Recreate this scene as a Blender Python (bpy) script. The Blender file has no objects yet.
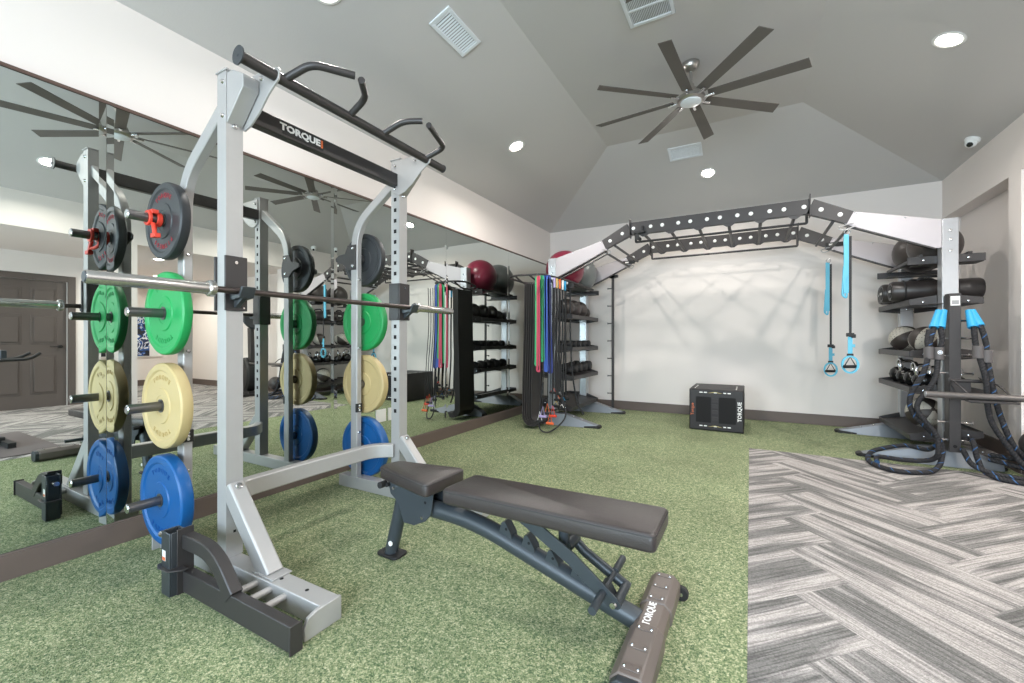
import bpy, bmesh, math, random
from mathutils import Vector, Matrix
random.seed(7)
SC = bpy.context.scene
COL = SC.collection
PI = math.pi

# ---------------------------------------------------------------- camera, world, light, exposure
cam_d = bpy.data.cameras.new('camera'); cam = bpy.data.objects.new('camera', cam_d); COL.objects.link(cam)
cam_d.sensor_width = 36.0; cam_d.sensor_fit = 'HORIZONTAL'
cam_d.lens = 426.0 / 1024.0 * 36.0
cam_d.shift_y = -1.5 / 1024.0
cam_d.clip_start = 0.02
cam.location = (3.05, 0.0, 1.11)
cam.rotation_euler = (PI / 2, 0, math.atan2(238, 426))
SC.camera = cam
SC.view_settings.view_transform = 'Standard'
SC.view_settings.look = 'None'
SC.view_settings.gamma = 1.0
SC.view_settings.use_curve_mapping = False
SC.view_settings.exposure = 0.22
try:
    SC.cycles.use_denoising = True
    SC.cycles.max_bounces = 10
    SC.cycles.diffuse_bounces = 5
    SC.cycles.glossy_bounces = 6
    SC.cycles.sample_clamp_indirect = 6.0
    SC.cycles.caustics_reflective = False
    SC.cycles.caustics_refractive = False
except Exception:
    pass
world = bpy.data.worlds.new('world'); SC.world = world; world.use_nodes = True
wn = world.node_tree.nodes; wn.clear()
wo = wn.new('ShaderNodeOutputWorld'); wb = wn.new('ShaderNodeBackground')
sky = wn.new('ShaderNodeTexSky'); sky.sky_type = 'NISHITA'; sky.sun_disc = False; sky.sun_elevation = math.radians(38)
wb.inputs[1].default_value = 0.30
world.node_tree.links.new(sky.outputs[0], wb.inputs[0]); world.node_tree.links.new(wb.outputs[0], wo.inputs[0])

CAN_W = 32.0      # downlights
DAY_W = 185.0     # daylight at each front window
def area(name, loc, rot, size, power, color, sy=None, spread=180):
    d = bpy.data.lights.new(name, 'AREA'); d.energy = power; d.color = color; d.size = size
    if sy: d.shape = 'RECTANGLE'; d.size_y = sy
    else: d.shape = 'DISK'
    d.spread = math.radians(spread)
    o = bpy.data.objects.new(name, d); COL.objects.link(o); o.location = loc; o.rotation_euler = rot
    return o
W0 = -3.0         # front wall, behind the camera
for wx in (1.2, 3.7):
    area('window_daylight', (wx, W0 - 0.12, 1.55), (-PI / 2, 0, PI), 2.0, DAY_W * (.62 if wx < 2 else 1.25), (0.72, 0.88, 1.0), 2.0)
area('alcove_area_light', (8.6, -2.85, 1.5), (-PI / 2, 0, PI), 2.4, 110, (0.93, 0.97, 1.0), 1.8)  # unseen area lamp beyond the door wall; no window is built there

# ---------------------------------------------------------------- materials
def lin(c):
    return tuple(((v / 255.0) / 12.92 if v / 255.0 <= 0.04045 else ((v / 255.0 + 0.055) / 1.055) ** 2.4) for v in c) + (1.0,)
MATS = {}
def mat(name, rgb, rough=0.5, metal=0.0, bump=0.0, bscale=200.0, vary=0.0, vscale=8.0, spec=0.5, emit=None, estr=0.0, coat=0.0):
    if name in MATS: return MATS[name]
    m = bpy.data.materials.new(name); m.use_nodes = True; nt = m.node_tree; b = nt.nodes['Principled BSDF']
    col = lin(rgb)
    b.inputs['Base Color'].default_value = col; b.inputs['Roughness'].default_value = rough
    b.inputs['Metallic'].default_value = metal; b.inputs['Specular IOR Level'].default_value = spec
    b.inputs['Coat Weight'].default_value = coat
    tc = nt.nodes.new('ShaderNodeTexCoord')
    if vary > 0:
        n = nt.nodes.new('ShaderNodeTexNoise'); n.inputs['Scale'].default_value = vscale; n.inputs['Detail'].default_value = 5
        r = nt.nodes.new('ShaderNodeMapRange'); r.inputs[3].default_value = 1 - vary; r.inputs[4].default_value = 1 + vary
        mx = nt.nodes.new('ShaderNodeMix'); mx.data_type = 'RGBA'; mx.blend_type = 'MULTIPLY'; mx.inputs[0].default_value = 1
        mx.inputs[6].default_value = col
        nt.links.new(tc.outputs['Object'], n.inputs['Vector']); nt.links.new(n.outputs[0], r.inputs[0])
        nt.links.new(r.outputs[0], mx.inputs[7]); nt.links.new(mx.outputs[2], b.inputs['Base Color'])
    if bump > 0:
        n = nt.nodes.new('ShaderNodeTexNoise'); n.inputs['Scale'].default_value = bscale; n.inputs['Detail'].default_value = 3
        bp = nt.nodes.new('ShaderNodeBump'); bp.inputs['Strength'].default_value = bump; bp.inputs['Distance'].default_value = 0.004
        nt.links.new(tc.outputs['Object'], n.inputs['Vector']); nt.links.new(n.outputs[0], bp.inputs['Height'])
        nt.links.new(bp.outputs[0], b.inputs['Normal'])
    if emit:
        b.inputs['Emission Color'].default_value = lin(emit); b.inputs['Emission Strength'].default_value = estr
    MATS[name] = m
    return m
M_WALL = mat('wall_paint', (233, 225, 220), 0.75, bump=0.10, bscale=120)
M_CEIL = mat('ceiling_paint', (200, 197, 195), 0.8, bump=0.15, bscale=90)
M_BASE = mat('baseboard_brown', (101, 88, 82), 0.5, vary=0.06)
M_DOOR = mat('door_brown', (90, 81, 77), 0.42)
M_TRIMD = mat('mirror_trim', (84, 62, 54), 0.4)
M_MIRROR = mat('mirror_glass', (224, 230, 226), 0.0, 1.0)
M_SILV = mat('silver_paint', (172, 170, 169), 0.38, 0.25, vary=0.03, vscale=30)
M_ALU = mat('brushed_silver', (190, 192, 196), 0.30, 0.7, vary=0.05, vscale=25)
M_PANEL = mat('silver_panel', (184, 178, 181), 0.42, 0.3, vary=0.04, vscale=10)
M_DARK = mat('charcoal_paint', (61, 58, 58), 0.42, 0.25, bump=0.08, bscale=400)
M_DARK2 = mat('graphite_paint', (58, 62, 66), 0.38, 0.2, bump=0.05, bscale=500)
M_BENCH = mat('bench_frame_paint', (60, 66, 71), 0.40, 0.2, bump=0.05, bscale=500)
M_BLACK = mat('black_rubber', (30, 29, 30), 0.6)
M_BLACKG = mat('black_gloss', (24, 23, 24), 0.25)
M_HOLE = mat('dark_hole', (12, 12, 13), 0.9)
M_CHROME = mat('chrome', (214, 214, 216), 0.14, 1.0)
M_SLEEVE = mat('barbell_sleeve', (190, 188, 186), 0.24, 0.95)
M_SHAFT = mat('barbell_shaft', (88, 80, 78), 0.38, 0.8)
M_PEG = mat('peg_black_steel', (104, 102, 102), 0.32, 0.7)
M_NICKEL = mat('brushed_nickel', (180, 176, 172), 0.28, 0.95)
M_BLADE = mat('fan_blade', (98, 92, 87), 0.5, vary=0.05)
M_WHITE = mat('white_metal', (226, 230, 234), 0.45)
M_WPLAST = mat('white_plastic', (238, 238, 236), 0.35)
M_LENSG = mat('frosted_lens', (225, 230, 235), 0.35)
M_GREEN = mat('green_rubber', (34, 156, 84), 0.42, vary=0.05, vscale=20)
M_TAN = mat('tan_rubber', (198, 176, 126), 0.48, vary=0.05, vscale=20)
M_BLUE = mat('blue_rubber', (14, 86, 148), 0.40, vary=0.05, vscale=20)
M_PBLACK = mat('plate_black', (46, 48, 51), 0.45, vary=0.06, vscale=20)
M_RED = mat('red_plastic', (226, 70, 52), 0.4)
M_REDT = mat('red_print', (178, 44, 56), 0.5)
M_GREYT = mat('dark_print', (40, 42, 44), 0.6)
M_WHITET = mat('white_print', (240, 238, 236), 0.5)
M_ORANGE = mat('orange_print', (220, 110, 62), 0.5)
M_VINYL = mat('pad_vinyl', (56, 50, 49), 0.33, bump=0.35, bscale=260, vary=0.05, vscale=60)
M_STITCH = mat('pad_piping', (44, 42, 42), 0.5)
M_MAT = mat('exercise_mat_foam', (60, 56, 55), 0.65, vary=0.08)
M_BALLR = mat('swiss_ball_red', (132, 42, 64), 0.28)
M_BALLG = mat('swiss_ball_grey', (118, 122, 122), 0.28)
M_SLAM = mat('medicine_ball_dark', (66, 60, 58), 0.42, bump=0.2, bscale=80)
M_MEDB = mat('medicine_ball_brown', (62, 54, 50), 0.5, bump=0.2, bscale=80)
M_MEDW = mat('medicine_ball_cream', (190, 184, 172), 0.5, bump=0.2, bscale=80)
M_BAG = mat('sandbag_vinyl', (52, 47, 46), 0.36, bump=0.3, bscale=40)
M_SKY = mat('sky_blue_webbing', (98, 180, 208), 0.6)
M_CYAN = mat('cyan_sleeve', (44, 156, 208), 0.5)
M_BANDG = mat('band_green', (70, 180, 120), 0.5)
M_BANDP = mat('band_pink', (206, 76, 100), 0.5)
M_BANDB = mat('band_blue', (72, 104, 196), 0.5)
M_BANDN = mat('band_navy', (52, 64, 130), 0.5)
M_LILAC = mat('lilac_plastic', (176, 160, 206), 0.4)
M_ORG = mat('orange_plastic', (226, 104, 56), 0.4)
M_FMAT = mat('floor_mat_grey', (92, 84, 84), 0.8)
M_GLASSY = mat('window_glass', (210, 225, 232), 0.05)
M_GREYP = mat('grey_wall_panel', (150, 150, 150), 0.5)
M_CAN = mat('can_lens', (255, 250, 240), 0.5, emit=(255, 246, 232), estr=30.0)

def turf_material():
    m = bpy.data.materials.new('artificial_turf'); m.use_nodes = True; nt = m.node_tree; L = nt.links; b = nt.nodes['Principled BSDF']
    tc = nt.nodes.new('ShaderNodeTexCoord')
    n1 = nt.nodes.new('ShaderNodeTexVoronoi'); n1.inputs['Scale'].default_value = 220
    n1b = nt.nodes.new('ShaderNodeTexVoronoi'); n1b.inputs['Scale'].default_value = 105
    n2 = nt.nodes.new('ShaderNodeTexNoise'); n2.inputs['Scale'].default_value = 1.6; n2.inputs['Detail'].default_value = 3
    v = nt.nodes.new('ShaderNodeTexVoronoi'); v.inputs['Scale'].default_value = 210
    for n in (n1, n1b, n2, v): L.new(tc.outputs['Object'], n.inputs['Vector'])
    s1 = nt.nodes.new('ShaderNodeSeparateColor'); L.new(n1.outputs['Color'], s1.inputs[0])
    s2 = nt.nodes.new('ShaderNodeSeparateColor'); L.new(n1b.outputs['Color'], s2.inputs[0])
    mxv = nt.nodes.new('ShaderNodeMix'); mxv.data_type = 'FLOAT'; mxv.inputs[0].default_value = 0.38; L.new(s1.outputs[0], mxv.inputs[2]); L.new(s2.outputs[0], mxv.inputs[3])
    r = nt.nodes.new('ShaderNodeValToRGB'); e = r.color_ramp.elements
    e[0].position = 0.10; e[0].color = lin((78, 100, 70)); e[1].position = 0.92; e[1].color = lin((204, 202, 168))
    k = e.new(0.38); k.color = lin((116, 134, 96)); k = e.new(0.62); k.color = lin((152, 160, 122))
    L.new(mxv.outputs[0], r.inputs[0])
    r2 = nt.nodes.new('ShaderNodeMapRange'); r2.inputs[1].default_value = 0.3; r2.inputs[2].default_value = 0.7; r2.inputs[3].default_value = 0.88; r2.inputs[4].default_value = 1.1
    L.new(n2.outputs[0], r2.inputs[0])
    mx = nt.nodes.new('ShaderNodeMix'); mx.data_type = 'RGBA'; mx.blend_type = 'MULTIPLY'; mx.inputs[0].default_value = 1
    L.new(r.outputs[0], mx.inputs[6]); L.new(r2.outputs[0], mx.inputs[7]); L.new(mx.outputs[2], b.inputs['Base Color'])
    b.inputs['Roughness'].default_value = 0.85; b.inputs['Specular IOR Level'].default_value = 0.25
    ad = nt.nodes.new('ShaderNodeMath'); ad.operation = 'ADD'; L.new(mxv.outputs[0], ad.inputs[0]); L.new(v.outputs[0], ad.inputs[1])
    bp = nt.nodes.new('ShaderNodeBump'); bp.inputs['Strength'].default_value = 0.7; bp.inputs['Distance'].default_value = 0.006
    L.new(ad.outputs[0], bp.inputs['Height']); L.new(bp.outputs[0], b.inputs['Normal'])
    return m
M_TURF = turf_material()

def carpet_material():
    m = bpy.data.materials.new('plank_carpet'); m.use_nodes = True; nt = m.node_tree; L = nt.links; b = nt.nodes['Principled BSDF']
    uv = nt.nodes.new('ShaderNodeUVMap'); uv.uv_map = 'UVMap'
    def noise(sc, rot, det, dist):
        mp = nt.nodes.new('ShaderNodeMapping'); mp.inputs['Scale'].default_value = sc; mp.inputs['Rotation'].default_value = (0, 0, rot); L.new(uv.outputs[0], mp.inputs[0])
        n = nt.nodes.new('ShaderNodeTexNoise'); n.noise_dimensions = '2D'; n.inputs['Scale'].default_value = 1.0; n.inputs['Detail'].default_value = det; n.inputs['Distortion'].default_value = dist
        L.new(mp.outputs[0], n.inputs['Vector']); return n.outputs[0]
    def ramp(x, stops):
        r = nt.nodes.new('ShaderNodeValToRGB'); e = r.color_ramp.elements
        e[0].position, e[0].color = stops[0][0], lin(stops[0][1]); e[1].position, e[1].color = stops[-1][0], lin(stops[-1][1])
        for p, c in stops[1:-1]:
            k = e.new(p); k.color = lin(c)
        L.new(x, r.inputs[0]); return r.outputs[0]
    def mul(a, b_):
        mx = nt.nodes.new('ShaderNodeMix'); mx.data_type = 'RGBA'; mx.blend_type = 'MULTIPLY'; mx.inputs[0].default_value = 1
        L.new(a, mx.inputs[6]); L.new(b_, mx.inputs[7]); return mx.outputs[2]
    big = ramp(noise((1.3, 13.0, 1), .05, 0.0, .15), [(.40, (140, 138, 136)), (.44, (166, 162, 160)), (.52, (172, 168, 166)), (.55, (198, 192, 189))])
    fine = ramp(noise((3.0, 95.0, 1), .05, 2.0, 0.0), [(.36, (204, 204, 204)), (.60, (255, 255, 255))])
    n3 = nt.nodes.new('ShaderNodeTexVoronoi'); n3.inputs['Scale'].default_value = 230
    tc = nt.nodes.new('ShaderNodeTexCoord'); L.new(tc.outputs['Object'], n3.inputs['Vector'])
    sp3 = nt.nodes.new('ShaderNodeSeparateColor'); L.new(n3.outputs['Color'], sp3.inputs[0])
    pile = ramp(sp3.outputs[0], [(.0, (206, 206, 206)), (1.0, (255, 255, 255))])
    L.new(mul(mul(big, fine), pile), b.inputs['Base Color'])
    b.inputs['Roughness'].default_value = 0.95; b.inputs['Specular IOR Level'].default_value = 0.1
    bp = nt.nodes.new('ShaderNodeBump'); bp.inputs['Strength'].default_value = 0.4; bp.inputs['Distance'].default_value = 0.004
    L.new(n3.outputs[0], bp.inputs['Height']); L.new(bp.outputs[0], b.inputs['Normal'])
    return m
M_CARPET = carpet_material()

def rope_material():
    m = bpy.data.materials.new('battle_rope_braid'); m.use_nodes = True; nt = m.node_tree; L = nt.links; b = nt.nodes['Principled BSDF']
    uv = nt.nodes.new('ShaderNodeUVMap'); uv.uv_map = 'UVMap'
    sp = nt.nodes.new('ShaderNodeSeparateXYZ'); L.new(uv.outputs[0], sp.inputs[0])
    def math_(op, a, bb):
        n = nt.nodes.new('ShaderNodeMath'); n.operation = op
        for i, x in enumerate((a, bb)):
            if isinstance(x, (int, float)): n.inputs[i].default_value = x
            elif x is not None: L.new(x, n.inputs[i])
        return n.outputs[0]
    s = math_('MULTIPLY', sp.outputs[1], 11.0)
    f = math_('FRACT', math_('ADD', s, sp.outputs[0]), None)
    a = math_('LESS_THAN', f, 0.10)
    g = math_('FRACT', math_('MULTIPLY', math_('ADD', sp.outputs[0], math_('MULTIPLY', sp.outputs[1], 5.5)), 2.0), None)
    c = math_('LESS_THAN', g, 0.55)
    k = math_('MULTIPLY', a, c)
    mx = nt.nodes.new('ShaderNodeMix'); mx.data_type = 'RGBA'; L.new(k, mx.inputs[0])
    mx.inputs[6].default_value = lin((34, 33, 36)); mx.inputs[7].default_value = lin((50, 88, 132))
    L.new(mx.outputs[2], b.inputs['Base Color']); b.inputs['Roughness'].default_value = 0.75
    w = math_('SINE', math_('MULTIPLY', math_('ADD', math_('MULTIPLY', sp.outputs[1], 45.0), math_('MULTIPLY', sp.outputs[0], 3.0)), 6.283), None)
    bp = nt.nodes.new('ShaderNodeBump'); bp.inputs['Strength'].default_value = 0.5; bp.inputs['Distance'].default_value = 0.003
    L.new(w, bp.inputs['Height']); L.new(bp.outputs[0], b.inputs['Normal'])
    return m
M_ROPE = rope_material()

def art_material():
    m = bpy.data.materials.new('abstract_art_print'); m.use_nodes = True; nt = m.node_tree; L = nt.links; b = nt.nodes['Principled BSDF']
    tc = nt.nodes.new('ShaderNodeTexCoord')
    v = nt.nodes.new('ShaderNodeTexNoise'); v.inputs['Scale'].default_value = 6; v.inputs['Detail'].default_value = 1; v.inputs['Distortion'].default_value = 1.5
    L.new(tc.outputs['Object'], v.inputs['Vector'])
    r = nt.nodes.new('ShaderNodeValToRGB'); r.color_ramp.interpolation = 'CONSTANT'; e = r.color_ramp.elements
    e[0].position = 0; e[0].color = lin((24, 26, 34)); e[1].position = 0.42; e[1].color = lin((36, 84, 150))
    k = e.new(0.52); k.color = lin((230, 232, 236)); k = e.new(0.60); k.color = lin((30, 50, 90))
    L.new(v.outputs[0], r.inputs[0]); L.new(r.outputs[0], b.inputs['Base Color'])
    return m
M_ART = art_material()

# ---------------------------------------------------------------- mesh helpers
def V(*a): return Vector(a)
def fillet(pts, r, n=6):
    pts = [Vector(p) for p in pts]; out = [pts[0]]
    for i in range(1, len(pts) - 1):
        p, a, b = pts[i], pts[i - 1] - pts[i], pts[i + 1] - pts[i]
        la, lb = a.length, b.length; a = a / la; b = b / lb
        rr = r[i - 1] if isinstance(r, (list, tuple)) else r
        d = min(rr, la * 0.49, lb * 0.49)
        p0, p1 = p + a * d, p + b * d
        for k in range(n + 1):
            t = k / n
            out.append(p0 * (1 - t) ** 2 + p * 2 * t * (1 - t) + p1 * t ** 2)
    out.append(pts[-1]); return out
def spline(pts, n=8):
    pts = [Vector(p) for p in pts]; P = [pts[0] * 2 - pts[1]] + pts + [pts[-1] * 2 - pts[-2]]; out = []
    for i in range(1, len(P) - 2):
        for k in range(n):
            t = k / n; a, b, c, d = P[i - 1], P[i], P[i + 1], P[i + 2]
            out.append(0.5 * ((2 * b) + (c - a) * t + (2 * a - 5 * b + 4 * c - d) * t * t + (3 * b - a - 3 * c + d) * t ** 3))
    out.append(pts[-1]); return out

class MB:
    def __init__(s): s.bm = bmesh.new(); s.uv = s.bm.loops.layers.uv.new('UVMap'); s.mi = 0
    def _f(s, vs):
        try:
            f = s.bm.faces.new(vs); f.material_index = s.mi; return f
        except ValueError: return None
    def box(s, x0, x1, y0, y1, z0, z1, M=None):
        v = [s.bm.verts.new((M @ Vector(c)) if M else c) for c in ((x0,y0,z0),(x1,y0,z0),(x1,y1,z0),(x0,y1,z0),(x0,y0,z1),(x1,y0,z1),(x1,y1,z1),(x0,y1,z1))]
        for q in ((0,3,2,1),(4,5,6,7),(0,1,5,4),(1,2,6,5),(2,3,7,6),(3,0,4,7)): s._f([v[i] for i in q])
        return s
    def cbox(s, c, sz, M=None):
        return s.box(c[0]-sz[0]/2, c[0]+sz[0]/2, c[1]-sz[1]/2, c[1]+sz[1]/2, c[2]-sz[2]/2, c[2]+sz[2]/2, M)
    def prism(s, poly, axis, a0, a1, M=None):
        # poly: 2D points in the other two axes in order (x:(y,z)  y:(x,z)  z:(x,y))
        def mk(p, a):
            c = {'x': (a, p[0], p[1]), 'y': (p[0], a, p[1]), 'z': (p[0], p[1], a)}[axis]
            return s.bm.verts.new((M @ Vector(c)) if M else c)
        A = [mk(p, a0) for p in poly]; B = [mk(p, a1) for p in poly]; n = len(poly)
        s._f(A[::-1]); s._f(B)
        for i in range(n): s._f([A[i], A[(i+1) % n], B[(i+1) % n], B[i]])
        return s
    def rings(s, rings, closed=False, caps=True, uvl=None):
        R = [[s.bm.verts.new(p) for p in r] for r in rings]; n = len(R[0]); m = len(R)
        for i in range(m - (0 if closed else 1)):
            a, b = R[i], R[(i+1) % m]
            for j in range(n):
                f = s._f([a[j], a[(j+1) % n], b[(j+1) % n], b[j]])
                if f and uvl:
                    u = ((j)/n, (j+1)/n, (j+1)/n, j/n); w = (uvl[i], uvl[i], uvl[(i+1) % m], uvl[(i+1) % m])
                    for k, l in enumerate(f.loops): l[s.uv].uv = (u[k], w[k])
        if caps and not closed: s._f(R[0][::-1]); s._f(R[-1])
        return s
    def sweep(s, pts, prof, up=None, closed=False):
        pts = [Vector(p) for p in pts]; n = len(pts); T = []
        for i in range(n):
            if closed: t = pts[(i+1) % n] - pts[i-1]
            else: t = pts[min(i+1, n-1)] - pts[max(i-1, 0)]
            T.append(t.normalized())
        if up is None:
            u = Vector((0, 0, 1))
            if abs(T[0].dot(u)) > 0.9: u = Vector((0, 1, 0))
        else: u = Vector(up)
        rings, L, acc = [], [], 0
        for i in range(n):
            t = T[i]
            sd = t.cross(u)
            if sd.length < 1e-4: sd = t.orthogonal()
            sd.normalize(); uu = sd.cross(t).normalized()
            if up is None: u = uu
            rings.append([pts[i] + sd * a + uu * b for a, b in prof])
            if i: acc += (pts[i] - pts[i-1]).length
            L.append(acc)
        return s.rings(rings, closed, True, L)
    def tube(s, pts, r, seg=10, closed=False):
        return s.sweep(pts, [(r * math.cos(2*PI*k/seg), r * math.sin(2*PI*k/seg)) for k in range(seg)], None, closed)
    def rtube(s, pts, w, h, up=(0, 0, 1)):
        # w across (side), h along up
        c = min(w, h) * 0.09
        prof = [(-w/2+c,-h/2),(w/2-c,-h/2),(w/2,-h/2+c),(w/2,h/2-c),(w/2-c,h/2),(-w/2+c,h/2),(-w/2,h/2-c),(-w/2,-h/2+c)]
        return s.sweep(pts, prof, up)
    def cyl(s, p0, p1, r, r2=None, seg=20):
        p0, p1 = Vector(p0), Vector(p1); t = (p1 - p0).normalized(); a = t.orthogonal().normalized(); b = t.cross(a)
        r2 = r if r2 is None else r2
        return s.rings([[p + (a * math.cos(2*PI*k/seg) + b * math.sin(2*PI*k/seg)) * q for k in range(seg)] for p, q in ((p0, r), (p1, r2))])
    def lathe(s, prof, c, axis=(0, 0, 1), seg=32, sc=(1, 1)):
        # prof: (radius, offset along axis)
        c = Vector(c); t = Vector(axis).normalized(); a = t.orthogonal().normalized(); b = t.cross(a)
        cl = prof[0] == prof[-1]
        if cl: prof = prof[:-1]
        return s.rings([[c + t * o + (a * math.cos(2*PI*k/seg) * sc[0] + b * math.sin(2*PI*k/seg) * sc[1]) * max(r, 1e-4) for k in range(seg)] for r, o in prof], cl)
    def ball(s, c, r, seg=24, sc=(1, 1, 1)):
        c = Vector(c); n = seg // 2
        return s.rings([[c + Vector((math.cos(2*PI*k/seg) * math.sin(PI*i/n) * sc[0], math.sin(2*PI*k/seg) * math.sin(PI*i/n) * sc[1], math.cos(PI*i/n) * sc[2])) * r if 0 < i < n else c + Vector((math.cos(2*PI*k/seg) * 1e-3, math.sin(2*PI*k/seg) * 1e-3, math.cos(PI*i/n) * sc[2])) * r for k in range(seg)] for i in range(n+1)])
    def torus(s, c, R, r, axis=(0, 0, 1), seg=28, rs=8):
        c = Vector(c); t = Vector(axis).normalized(); a = t.orthogonal().normalized(); b = t.cross(a)
        rings = []
        for i in range(seg):
            d = a * math.cos(2*PI*i/seg) + b * math.sin(2*PI*i/seg)
            rings.append([c + d * (R + r * math.cos(2*PI*k/rs)) + t * r * math.sin(2*PI*k/rs) for k in range(rs)])
        return s.rings(rings, True)
    def pieces(s):
        left = set(s.bm.verts); out = []
        while left:
            st = [left.pop()]; isl = []
            while st:
                v = st.pop(); isl.append(v)
                for e in v.link_edges:
                    o = e.other_vert(v)
                    if o in left: left.remove(o); st.append(o)
            m = MB(); mp = {v: m.bm.verts.new(v.co) for v in isl}; fs = set(f for v in isl for f in v.link_faces)
            for f in fs:
                nf = m.bm.faces.new([mp[v] for v in f.verts]); nf.material_index = f.material_index
            out.append(m)
        s.bm.free(); return out
    def build(s, name, mats, parent=None, bevel=0.0, sharp=35, seg=2):
        bmesh.ops.recalc_face_normals(s.bm, faces=s.bm.faces)
        me = bpy.data.meshes.new(name); s.bm.to_mesh(me); s.bm.free()
        for m in (mats if isinstance(mats, (list, tuple)) else [mats]): me.materials.append(m)
        for p in me.polygons: p.use_smooth = True
        me.set_sharp_from_angle(angle=math.radians(sharp))
        o = bpy.data.objects.new(name, me); COL.objects.link(o)
        if parent is not None:
            o.parent = parent; o.matrix_parent_inverse = Matrix.Translation(-Vector(parent.location)) if False else Matrix()
            o.location = -Vector(parent.get('_w', (0, 0, 0)))
        if bevel > 0:
            b = o.modifiers.new('bevel', 'BEVEL'); b.width = bevel; b.segments = seg; b.limit_method = 'ANGLE'; b.angle_limit = math.radians(40)
            b.harden_normals = False
        return o

def tag(o, label=None, cat=None, group=None, kind=None):
    if label: o['label'] = label
    if cat: o['category'] = cat
    if group: o['group'] = group
    if kind: o['kind'] = kind
    return o
def thing(name, label, cat, base=(0, 0, 0), group=None):
    """Empty at the thing's base; parts are built in world coordinates and shifted under it."""
    o = bpy.data.objects.new(name, None); COL.objects.link(o); o.location = base; o.empty_display_size = 0.1
    o['_w'] = list(base)
    return tag(o, label, cat, group)
def copy_tree(o, dx, label=None, parent=None, group=None):
    c = o.copy(); COL.objects.link(c)
    if parent is not None: c.parent = parent
    else: c.location = Vector(o.location) + Vector(dx)
    if label: c['label'] = label
    if group: c['group'] = group
    for ch in list(o.children): copy_tree(ch, dx, None, c)
    return c
def wrel(parent_part, o):
    return o
def text_mesh(body, size, loc, X, Y, ext, bold, sx=1.0):
    cu = bpy.data.curves.new('tmp', 'FONT'); cu.body = body; cu.size = size; cu.extrude = ext; cu.offset = bold
    cu.align_x = 'CENTER'; cu.align_y = 'CENTER'; cu.resolution_u = 2
    X = Vector(X).normalized(); Y = Vector(Y).normalized(); Z = X.cross(Y)
    t = bpy.data.objects.new('tmp', cu); COL.objects.link(t)
    dg = bpy.context.evaluated_depsgraph_get(); me = bpy.data.meshes.new_from_object(t.evaluated_get(dg))
    bpy.data.objects.remove(t); bpy.data.curves.remove(cu)
    loc = Vector(loc)
    M_ = Matrix(((X.x * sx, Y.x, Z.x, loc.x), (X.y * sx, Y.y, Z.y, loc.y), (X.z * sx, Y.z, Z.z, loc.z), (0, 0, 0, 1)))
    me.transform(M_); return me
def text(body, size, loc, X, Y, m, parent, name='lettering', ext=0.0008, bold=0.0, sx=1.0):
    return text_obj([text_mesh(body, size, loc, X, Y, ext, bold, sx)], m, parent, name)
def text_obj(meshes, m, parent, name):
    bm = bmesh.new()
    for me in meshes: bm.from_mesh(me); bpy.data.meshes.remove(me)
    me = bpy.data.meshes.new(name); bm.to_mesh(me); bm.free(); me.materials.clear(); me.materials.append(m)
    for p in me.polygons: p.material_index = 0
    o = bpy.data.objects.new(name, me); COL.objects.link(o)
    o.parent = parent; o.matrix_parent_inverse = Matrix(); o.location = -Vector(parent.get('_w', (0, 0, 0)))
    return o
def sub(part, name, mb, mats, **k):
    """sub-part: part's mesh already sits at -base; keep world shape by zero offset."""
    o = mb.build(name, mats, None, **k); o.parent = part; o.matrix_parent_inverse = Matrix(); o.location = (0, 0, 0)
    return o
def sub_each(part, name, mb, mats, **k):
    """every loose piece of the mesh becomes a part of its own"""
    for p in mb.pieces(): sub(part, name, p, mats, **k)

# ---------------------------------------------------------------- the setting
X1, YB, HC, HF = 5.02, 6.83, 2.98, 3.52       # right wall, back wall, wall height, flat ceiling height
FX0, FX1, FY0, FY1 = 1.50, 3.52, W0 + 1.62, 5.21
def struct(name, mb, mats, label=None, **k):
    return tag(mb.build(name, mats, **k), label, None, None, 'structure')
m = MB(); m.box(-0.2, 10.2, W0 - 0.2, YB + 0.2, -0.14, -0.012)
struct('floor', m, M_FMAT, 'concrete slab under the turf and carpet')
m = MB()
def turf_quad(x0, x1, y0, y1): m.box(x0, x1, y0, y1, -0.012, 0.0)
turf_quad(0, 3.042, W0, YB); turf_quad(3.042, 5.0, 5.0, YB)
struct('floor_turf', m, M_TURF, 'green artificial turf covering the training floor')
# short blades so that the turf has a real pile
m = MB(); rnd = random.Random(3)
cnt = 0
while cnt < 52000:
    d = 0.9 + 4.6 * rnd.random() ** 1.5; a = rnd.uniform(-0.95, 0.90)
    th = math.atan2(238, 426) + math.atan(a * 1.25)
    x = 3.05 - math.sin(math.atan2(238,426) - math.atan(a*1.25)) * d * 1.1; y = math.cos(math.atan2(238,426) - math.atan(a*1.25)) * d * 1.1
    if not (0.05 < x < 3.035 and 0.25 < y < 6.8) : 
        cnt += 1; continue
    an = rnd.uniform(0, 2*PI); w = 0.0011; h = rnd.uniform(0.005, 0.010); lx, ly = rnd.gauss(0, 0.004), rnd.gauss(0, 0.004)
    dx, dy = math.cos(an) * w, math.sin(an) * w
    v = [m.bm.verts.new(c) for c in ((x-dx, y-dy, 0), (x+dx, y+dy, 0), (x+lx, y+ly, h))]
    m.bm.faces.new(v); cnt += 1
M_GRASS = mat('turf_blades', (140, 152, 112), 0.7, vary=0.5, vscale=90, spec=0.2)
go = m.build('turf_pile', M_GRASS); tag(go, 'short green plastic blades of the artificial turf pile', 'turf', None, 'stuff')

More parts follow.
